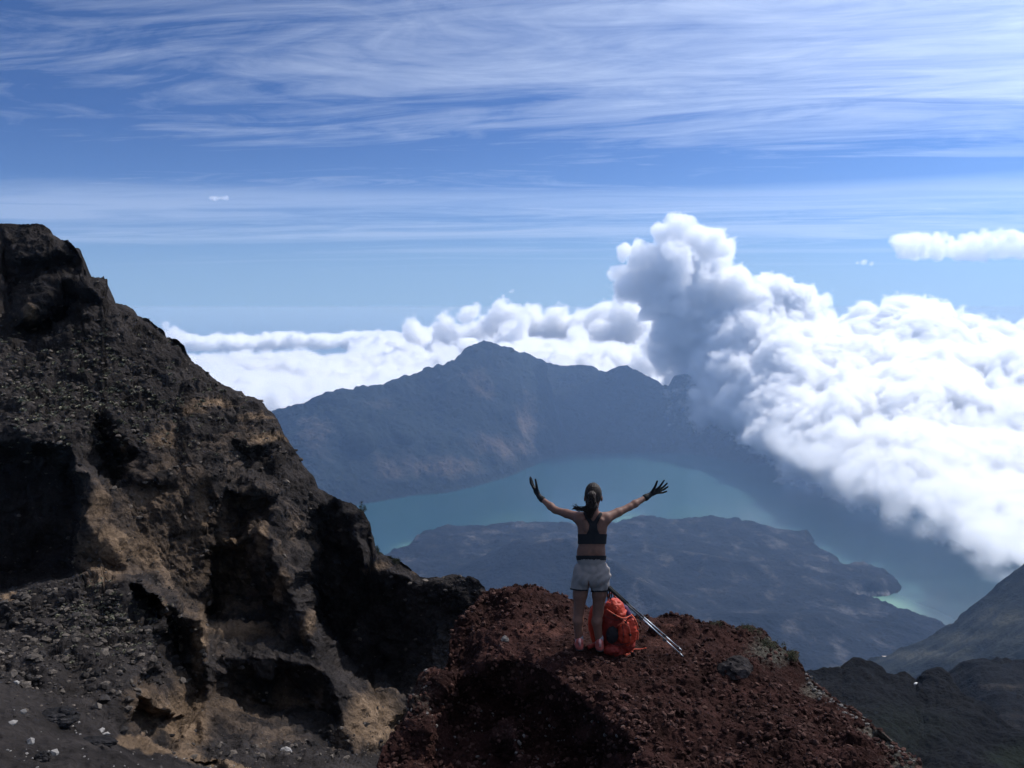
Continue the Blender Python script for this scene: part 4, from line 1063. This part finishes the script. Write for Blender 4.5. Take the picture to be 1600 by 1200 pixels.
def f_body(P):
    d = ell(P, J(925, 897), (.150, .105, .105))
    for c, r in (((923.5, 868, .0), (.136, .092, .09)), ((925, 845, .0), (.119, .090, .12)), ((924, 858, .0), (.126, .090, .075)), ((925.5, 824, .005), (.128, .096, .11))):
        d = smin(d, ell(P, J(*c), r), .05)
    d = smin(d, rcone(P, J(906, 811, -.005), J(945, 812, -.005), .056, .056), .03)
    for s_, c in ((-1, 925.5), (1, 925.5)):
        d = smin(d, rcone(P, J(c + s_ * 16, 815, -.02), J(c + s_ * 12, 846, -.01), .048, .050), .03)      # lats
        d = smin(d, rcone(P, J(c + s_ * 14, 813, -.07), J(c + s_ * 9, 826, -.075), .022, .018), .03)      # shoulder blades
        d = smin(d, ell(P, J(c + s_ * 11, 829, .085), (.058, .045, .052)), .03)                          # bust
        d = smin(d, rcone(P, J(c + s_ * 4, 803, -.02), J(c + s_ * 19, 808, -.01), .034, .038), .03)        # trapezius
        d = smin(d, ell(P, J(925 + s_ * 9.5, 903, -.055), (.082, .065, .075)), .04)
    d = -smin(-d, rcone(P, J(925.5, 818, -.118), J(925, 866, -.108), .012, .012), .035)                   # spine furrow
    # arms
    d = smin(d, rcone(P, sL, (sL + eL) / 2, .050, .040), .03); d = smin(d, rcone(P, (sL + eL) / 2, eL, .040, .033), .02)
    d = smin(d, rcone(P, eL, eL + (wL - eL) * .3, .033, .036), .02); d = smin(d, rcone(P, eL + (wL - eL) * .3, wL, .035, .022), .02)
    d = smin(d, rcone(P, sR, (sR + eR) / 2, .050, .040), .03); d = smin(d, rcone(P, (sR + eR) / 2, eR, .040, .033), .02)
    d = smin(d, rcone(P, eR, eR + (wR - eR) * .3, .033, .036), .02); d = smin(d, rcone(P, eR + (wR - eR) * .3, wR, .035, .022), .02)
    # legs
    for hip, th, kn_, cf, an in (((911, 897, 0), (906.5, 928, .0), (904.5, 955, .01), (903, 970, -.012), (905, 1004, .0)),
                                 ((938.5, 897, 0), (936.5, 928, .0), (934.5, 956, .01), (932.5, 971, -.012), (936.5, 1005, .0))):
        hip, th, kn_, cf, an = [J(*q) for q in (hip, th, kn_, cf, an)]
        leg = smin(rcone(P, hip, th, .088, .068), rcone(P, th, kn_, .068, .050), .02)
        leg = smin(leg, rcone(P, kn_, cf, .047, .050), .02); leg = smin(leg, rcone(P, cf, an, .048, .032), .02)
        leg = smin(leg, rcone(P, an + (0, -.01, -.01), an + (0, .13, -.045), .034, .026), .02)
        d = smin(d, leg, .018)
    return smin(d, f_head(P), .02)


V, Fc = nets(f_body, (.24, 7.82, -.06), (1.36, 8.36, 1.66), .0065)
mesh('body', V, Fc, skin, hiker)


def zpy(py): return float(J(925, py)[2])


def P2(P):   # approximate photograph columns / rows of points near Y = 8
    t = (CZ - P[..., 2]) / P[..., 1]; ang = np.arctan(t) - PITCH; py = 600 + F * np.tan(ang)
    dy = math.cos(PITCH) + (600 - py) / F * math.sin(PITCH)
    return 800 + F * P[..., 0] / P[..., 1] * dy, py


def seg2(px, py, a, b, ra, rb):
    ax, ay = a; bx, by = b; ex, ey = bx - ax, by - ay; t = np.clip(((px - ax) * ex + (py - ay) * ey) / (ex * ex + ey * ey), 0, 1)
    return np.hypot(px - ax - t * ex, py - ay - t * ey) - (ra + (rb - ra) * t)


def f_top(P):
    px, py = P2(P); zb = np.maximum(py - 850, 834.5 - py); back = P[..., 1] < 8.02
    r = zb
    rb_ = np.minimum(np.minimum(seg2(px, py, (926.5, 844), (927, 828), 15, 7), seg2(px, py, (927, 828), (927, 820), 7, 6)), np.minimum(seg2(px, py, (925.5, 820), (914, 802), 3.6, 2.6), seg2(px, py, (928.5, 820), (938.5, 803), 3.6, 2.6)))
    rb_ = np.maximum(rb_, py - 850)
    fr = np.minimum(np.minimum(seg2(px, py, (914, 822), (915.5, 803), 4, 2.3), seg2(px, py, (938, 822), (937.5, 804), 4, 2.3)), np.maximum(py - 836, 819 - py))
    lim = np.where(back, np.minimum(r, rb_), np.minimum(r, fr)) * .0061
    side = np.abs(px - 925.5) - 26
    lim = np.maximum(lim, side * .006)
    b_ = f_body(P); return np.maximum(np.maximum(b_ - .007, -(b_ + .006)), lim)


V, Fc = nets(f_top, (.58, 7.84, 1.0), (.98, 8.2, 1.45), .0045)
mesh('sports_top', V, Fc, black_m, hiker)


def f_shorts(P):
    d = ell(P, J(925, 889), (.154, .120, .098))
    d = smin(d, ell(P, J(924, 874), (.140, .102, .07)), .03)
    for a, b_, rb in (((911, 893), (904, 927), .082), ((938, 893), (936.5, 928), .080)):
        d = smin(d, rcone(P, J(*a), J(*b_), .094, rb), .006)
    d = smin(d, f_body(P) - .010, .006)
    px, py = P2(P)
    hem = np.where(px < 920, 922.5 - .028 * np.abs(px - 908) ** 1.6 * (px < 908) , 924 - .02 * np.abs(px - 940) ** 1.7 * (px > 940))
    d = d + .006 * np.sin(px * .55 + py * .12 + 2 * np.sin(py * .16)) * smooth(872, 900, py) * .55 + .004 * np.sin(py * .5 + px * .35) * (px > 934) * smooth(872, 885, py)
    return d, px, py, hem


def f_s1(P):
    d, px, py, hem = f_shorts(P); return np.maximum(np.maximum(d, np.maximum(py - hem, 873.5 - py) * .0061), -seg2(px, py, (919.8, 908), (920.3, 932), .5, 3.2) * .0061)


def f_hem(P):
    d, px, py, hem = f_shorts(P); return np.maximum(np.maximum(np.maximum(d - .0035, -(d + .01)), np.maximum(py - hem - 1.0, hem - 1.2 - py) * .0061), -seg2(px, py, (919.8, 908), (920.3, 932), .3, 2.9) * .0061)


def f_band(P):
    px, py = P2(P); d, _, _, _ = f_shorts(P); d2 = f_body(P) - .007; q = smin(d2, ell(P, J(924, 874), (.140, .102, .07)), .01)
    return np.maximum(np.maximum(q - .002, -(q + .012)), np.maximum(py - 875.5, 868 - py) * .0061)


V, Fc = nets(f_s1, (.5, 7.82, .50), (1.02, 8.2, 1.02), .005); so_ = mesh('shorts', V, Fc, short_m, hiker)
V, Fc = nets(f_hem, (.5, 7.82, .50), (1.02, 8.2, .75), .004); mesh('hem_trim', V, Fc, black_m, so_)
V, Fc = nets(f_band, (.58, 7.84, .84), (1.0, 8.2, 1.0), .0045); mesh('waistband', V, Fc, black_m, so_)


def f_hair(P):
    d = ell(P, J(927, 771.5, -.008), (.081, .098, .108))
    px, py = P2(P)
    d = np.maximum(d, -np.maximum(8.045 - P[..., 1], (765 - py) * .0061))
    d = np.maximum(d, (py - 788) * .0061)
    d = smin(d, ell(P, J(924.5, 773, -.108), (.030, .026, .026)), .02)
    d = smin(d, rcone(P, J(924.5, 774, -.125), J(925, 791, -.125), .036, .048), .02)
    d = smin(d, rcone(P, J(925, 791, -.125), J(922, 807, -.112), .048, .022), .015)
    d = smin(d, rcone(P, J(919, 785, -.06), J(918, 801, -.075), .026, .014), .02)
    for pts_ in (((921, 800, -.11), (910, 796.5, -.10), (902, 796, -.09), (896.5, 791.5, -.085)), ((920, 797, -.11), (908, 794.5, -.10), (899, 794, -.09), (895, 795, -.085))):
        for (a, b_), (ra, rb) in zip(zip(pts_, pts_[1:]), ((.018, .011), (.011, .012), (.012, .003))):
            d = smin(d, rcone(P, J(*a), J(*b_), ra, rb), .008)
    d = d + .0035 * np.sin(P[..., 0] * 420 + 4 * np.sin(P[..., 2] * 30)) * .5 + .002 * pnoise(P * 90)
    return d


V, Fc = nets(f_hair, (.56, 7.76, 1.26), (.90, 8.14, 1.70), .0036); hair = mesh('hair', V, Fc, hair_m, hiker)
rh = np.random.RandomState(3)
for k in range(46):      # loose strands in the ponytail and blown out to the left
    ph = rh.uniform(0, 1); o_ = rh.normal(size=(6, 3)) * .008
    if k % 2: pts_ = [J(924.5 + rh.uniform(-4, 4), 776, -.15), J(924 + rh.uniform(-6, 6), 788, -.165), J(922 + rh.uniform(-5, 5), 799, -.15), J(919 + rh.uniform(-6, 5), 808 + rh.uniform(-3, 4), -.13)]
    else: pts_ = [J(922, 792 + rh.uniform(-5, 4), -.13), J(913, 796 + rh.uniform(-3, 2), -.12), J(904, 795 + rh.uniform(-3, 3), -.10), J(898 - rh.uniform(0, 5), 791 + rh.uniform(-4, 5), -.09)]
    pts_ = spline(np.array(pts_) + o_[:len(pts_)], 5); tubemesh('lock_of_hair', pts_, np.linspace(.005, .0012, len(pts_)), hair_m, hair, 4)
t_ = np.linspace(0, 2 * math.pi, 20); c_ = J(924.5, 774, -.122)
tubemesh('hair_tie', [c_ + np.array((.031 * math.cos(a), .004 * math.sin(a), .027 * math.sin(a))) for a in t_], .006, simple('red_hair_tie', (.35, .06, .05), .6), hair, 6)


def glove(w, e, palm, knuckles, tips, thumb, cuff_r):
    w = np.asarray(w); dirw = w - e; dirw = dirw / np.linalg.norm(dirw)

    def f(P):
        d = rcone(P, w - dirw * .028, w + dirw * .012, cuff_r, cuff_r * .84)
        d = smin(d, rcone(P, w + dirw * .01, palm, .023, .026), .012)
        for k_ in knuckles: d = smin(d, rcone(P, palm - dirw * .012, k_, .020, .0115), .012)
        for k_, tp in zip(knuckles, tips):
            k_ = np.array(k_); mid, tip = tp
            fd = np.minimum(rcone(P, k_, mid, .0108, .0098), rcone(P, mid, tip, .0098, .0078)); d = smin(d, fd, .003)
        a, b_, c = thumb
        th = np.minimum(rcone(P, a, b_, .0145, .0118), rcone(P, b_, c, .0115, .0088)); d = smin(d, th, .008)
        d = -smin(-d, -(rcone(P, w - dirw * .034, w - dirw * .020, .001, .001) - .0) * 0 - 9, .001) if False else d
        return d
    allp = np.array([w - dirw * .03, palm, *knuckles, *[t[1] for t in tips], *[t[0] for t in tips], *thumb])
    V, Fc = nets(f, allp.min(0) - .04, allp.max(0) + .04, .0028)
    g = mesh('glove', V, Fc, glove_m, hiker)
    V, Fc = nets(lambda P: np.maximum(rcone(P, w - dirw * .030, w - dirw * .018, cuff_r + .003, cuff_r + .003), -rcone(P, w - dirw * .034, w - dirw * .018, cuff_r - .006, cuff_r - .006)), w - dirw * .024 - .045, w - dirw * .024 + .045, .0028)
    mesh('cuff', V, Fc, rubber, g)


def K(px, py, dy): return J(px, py, dy)


glove(wR, eR, K(1021.5, 769.5, .285),
      [K(1030, 761.5, .275), K(1031.5, 764, .295), K(1031.5, 767, .312), K(1029.5, 770, .325)],
      [(K(1034, 756, .27), K(1037.6, 750.8, .262)), (K(1037.5, 760, .30), K(1042.3, 755.2, .292)), (K(1038, 764.3, .32), K(1043.5, 760.6, .32)), (K(1035.5, 769.8, .335), K(1041.5, 767.7, .335))],
      (K(1019.5, 768, .26), K(1024, 759.5, .245), K(1027, 751.8, .24)), .031)
glove(wL, eL, K(837.8, 768, .32),
      [K(832.8, 761.5, .30), K(833.4, 760.5, .32), K(834.2, 760.5, .34), K(835.4, 762, .357)],
      [(K(829.0, 754.5, .29), K(828.2, 747.2, .28)), (K(829.6, 752.5, .325), K(828.8, 745.6, .318)), (K(831, 753, .35), K(830, 747, .35)), (K(832.6, 756, .372), K(831.4, 750.8, .378))],
      (K(839.5, 766, .30), K(838.2, 757.5, .285), K(836.6, 749.3, .28)), .029)


def gz(px, py): return kn.point(px, py)[0]


for (an, py_) in (((905, 1004), 1012), ((936.5, 1005), 1014)):
    a = J(*an); g0 = float(gz(an[0], py_)[2]); base = a[2] - .048 if abs(g0 - (a[2] - .05)) > .05 else g0 + .012
    c = np.array((a[0], a[1], base))
    fs = lambda P: np.maximum(smin(smin(rcone(P, c + (0, -.045, .022), c + (0, .02, .032), .036, .040), rcone(P, c + (0, .02, .026), c + (.0, .165, .012), .040, .030), .02), rcone(P, c + (0, -.03, .03), c + (0, -.035, .072), .036, .036), .015), base - .004 - P[..., 2])
    V, Fc = nets(fs, c + (-.08, -.12, -.03), c + (.08, .24, .13), .0045); sh = mesh('shoe', V, Fc, shoe_m, hiker)
    fo = lambda P: np.maximum(fs(P) - .006, np.maximum(P[..., 2] - base - .008, base - .016 - P[..., 2]))
    V, Fc = nets(fo, c + (-.08, -.12, -.04), c + (.08, .24, .04), .0045); mesh('sole', V, Fc, sole_m, sh)
    tubemesh('heel_tab', [c + (0, -.083, .05), c + (0, -.076, .10), c + (0, -.06, .112)], [.012, .013, .008], lace_m, sh)
    V, Fc = nets(lambda P: np.maximum(rcone(P, a + (0, 0, -.02), a + (0, -.002, .055), .037, .038), -9 * np.ones(P.shape[:-1])), a - .07, a + (.07, .07, .13), .005); mesh('sock', V, Fc, sock_m, hiker)

# rucksack
pk = J(958, 1022, .1); ruck = empty('rucksack', tuple(pk), 'bright orange hiking rucksack standing on the red knoll beside the person\'s legs', 'rucksack')


def wr(P, s=1.):    # crumpled fabric
    return s * (.010 * pnoise(P * np.array((14, 14, 9))) + .006 * (1 - 2 * np.abs(pnoise(P * 22 + 4))) + .003 * pnoise(P * 60))


def f_bag(P):
    d = smin(rcone(P, J(957, 1006, .13), J(953, 958, .14), .118, .092), rcone(P, J(977, 1004, .10), J(974, 974, .11), .104, .078), .03)
    d = smin(d, ell(P, J(958, 1016, .08), (.135, .13, .062)), .03)
    return d + wr(P)


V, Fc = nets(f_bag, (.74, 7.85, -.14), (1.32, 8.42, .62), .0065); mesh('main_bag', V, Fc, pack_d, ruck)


def f_lid(P):
    d = smin(ell(P, J(961, 946.5, .12), (.088, .12, .074)), ell(P, J(968, 956, .10), (.070, .11, .052)), .03)
    return d + wr(P, 1.1)


V, Fc = nets(f_lid, (.8, 7.85, .3), (1.2, 8.4, .75), .006); lid = mesh('lid', V, Fc, pack_m, ruck)
tubemesh('haul_loop', spline([J(950, 938, .06), J(952, 928.5, .06), J(957, 927, .06), J(962, 934, .06)]), .008, strap_m, lid, 6)


def f_pocket(P):
    d = smin(ell(P, J(980, 990, .00), (.098, .055, .125)), ell(P, J(986, 974, .03), (.055, .05, .06)), .02)
    return d + wr(P + 3.3, 1.2)


V, Fc = nets(f_pocket, (.9, 7.85, -.05), (1.36, 8.2, .5), .006); fp = mesh('front_pocket', V, Fc, pack_m, ruck)
V, Fc = nets(lambda P: ell(P, J(956.5, 992, -.005), (.062, .035, .088)) + wr(P, .8), (.8, 7.85, -.05), (1.1, 8.15, .4), .006); mesh('mesh_pocket', V, Fc, mesh_m, ruck)
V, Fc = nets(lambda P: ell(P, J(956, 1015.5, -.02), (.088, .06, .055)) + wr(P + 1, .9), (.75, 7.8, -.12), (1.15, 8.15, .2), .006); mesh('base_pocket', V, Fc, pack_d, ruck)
V, Fc = nets(lambda P: rcone(P, J(976, 950, .13), J(985, 964, .12), .030, .028) + wr(P, .6), (1.0, 8., .25), (1.3, 8.3, .6), .006); mesh('plum_trim', V, Fc, purple_m, ruck)
for pth in ([J(969, 966, .04), J(978, 972, -.04), J(984, 984, -.062), J(985, 1000, -.055)], [J(986, 960, .05), J(992, 968, .0), J(997, 983, .03), J(996.5, 1000, .02)],
            [J(965, 977, -.01), J(974, 974, -.045), J(982, 979, -.065)], [J(948, 952, .02), J(960, 960, -.02), J(974, 966, .0), J(986, 962, .06)]):
    tubemesh('compression_strap', spline(pth), .0075, strap_m, ruck, 6)
for pth in ([J(944, 962, .0), J(952, 966, -.03), J(964, 969, -.03), J(977, 966, .0)], [J(951, 1004, -.045), J(966, 1008, -.06), J(984, 1004, -.05)], [J(972, 976, -.05), J(974, 990, -.06), J(973, 1004, -.06)]):
    tubemesh('zip_line', spline(pth), .003, mesh_m, ruck, 6)
for px_, py_, dy_ in ((978, 972, -.055), (985, 992, -.068), (996, 984, .02), (960, 961, -.03)):
    tubemesh('buckle', [J(px_ - 1.6, py_, dy_), J(px_ + 1.6, py_ + .4, dy_)], .011, rubber, ruck, 6)
# back side of the rucksack, seen between and beside the legs
tubemesh('shoulder_strap', spline([J(944, 940, .14), J(929, 948, .12), J(923.5, 968, .10), J(925, 990, .10), J(930, 1006, .09)]), [.030] * 3 + [.028] * 20 + [.022] * 10, pack_m, ruck, 10)
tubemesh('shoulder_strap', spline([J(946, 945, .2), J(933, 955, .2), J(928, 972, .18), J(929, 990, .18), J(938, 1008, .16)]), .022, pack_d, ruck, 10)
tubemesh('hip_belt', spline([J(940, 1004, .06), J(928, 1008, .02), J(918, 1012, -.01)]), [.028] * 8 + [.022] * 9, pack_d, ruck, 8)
g1 = [gz(976, 1025) + (0, 0, .012), gz(983, 1020) + (0, 0, .016), gz(990, 1016.5) + (0, 0, .02), gz(1000, 1014.5) + (0, 0, .014), gz(1010, 1013.5) + (0, 0, .012)]
tubemesh('loose_strap', spline(g1), .0065, strap_m, ruck, 6)
tubemesh('loose_strap', spline([J(984, 1006, .0), gz(990, 1015) + (0, 0, .02), gz(985, 1021) + (0, 0, .012), gz(978, 1026) + (0, 0, .01)]), .0065, strap_m, ruck, 6)


def pole(label, a, b):
    a = np.array(a); b = np.array(b); d = b - a; L_ = np.linalg.norm(d); d = d / L_
    root = empty('trekking_pole', tuple(b), label, 'trekking pole', 'trekking poles leaning on the rucksack')
    tubemesh('grip', [a, a + d * .012, a + d * .03, a + d * .07, a + d * .11, a + d * .26], [.010, .018, .016, .014, .016, .0125], rubber, root)
    tubemesh('upper_shaft', [a + d * .24, a + d * L_ * .46], [.0085, .0085], alu_d, root)
    tubemesh('middle_shaft', [a + d * L_ * .46, a + d * L_ * .76], [.0068, .0068], alu, root)
    tubemesh('lower_shaft', [a + d * L_ * .76, b - d * .05], [.0058, .0052], alu, root)
    n = np.cross(d, (0, 1, 0)); n /= np.linalg.norm(n)
    for t in (.46, .76):
        tubemesh('lock', [a + d * (L_ * t - .018), a + d * (L_ * t + .018)], [.0105, .0105], alu_d, root)
        tubemesh('lock', [a + d * (L_ * t - .012) - n * .016, a + d * (L_ * t + .02) - n * .018], [.005, .005], alu_d, root)
    tubemesh('basket', [b - d * .062, b - d * .05, b - d * .045], [.009, .016, .009], alu_d, root)
    tubemesh('tip', [b - d * .05, b - d * .012, b + d * .0], [.006, .005, .002], alu, root)
    w_ = a + d * .03
    tubemesh('wrist_strap', spline([w_, w_ + (-.01, -.03, -.05), w_ + (-.005, -.035, -.10), w_ + (.012, -.015, -.06), w_]), .005, black_m, root, 6)


pole('upper of the two trekking poles leaning against the rucksack, its tip farther from the camera', J(950, 915.5, .01), gz(1066.5, 1018) + (0, 0, .004))
pole('lower of the two trekking poles leaning against the rucksack, its tip nearer the camera', J(946.5, 914, -.03), gz(1068, 1026) + (0, 0, .004))
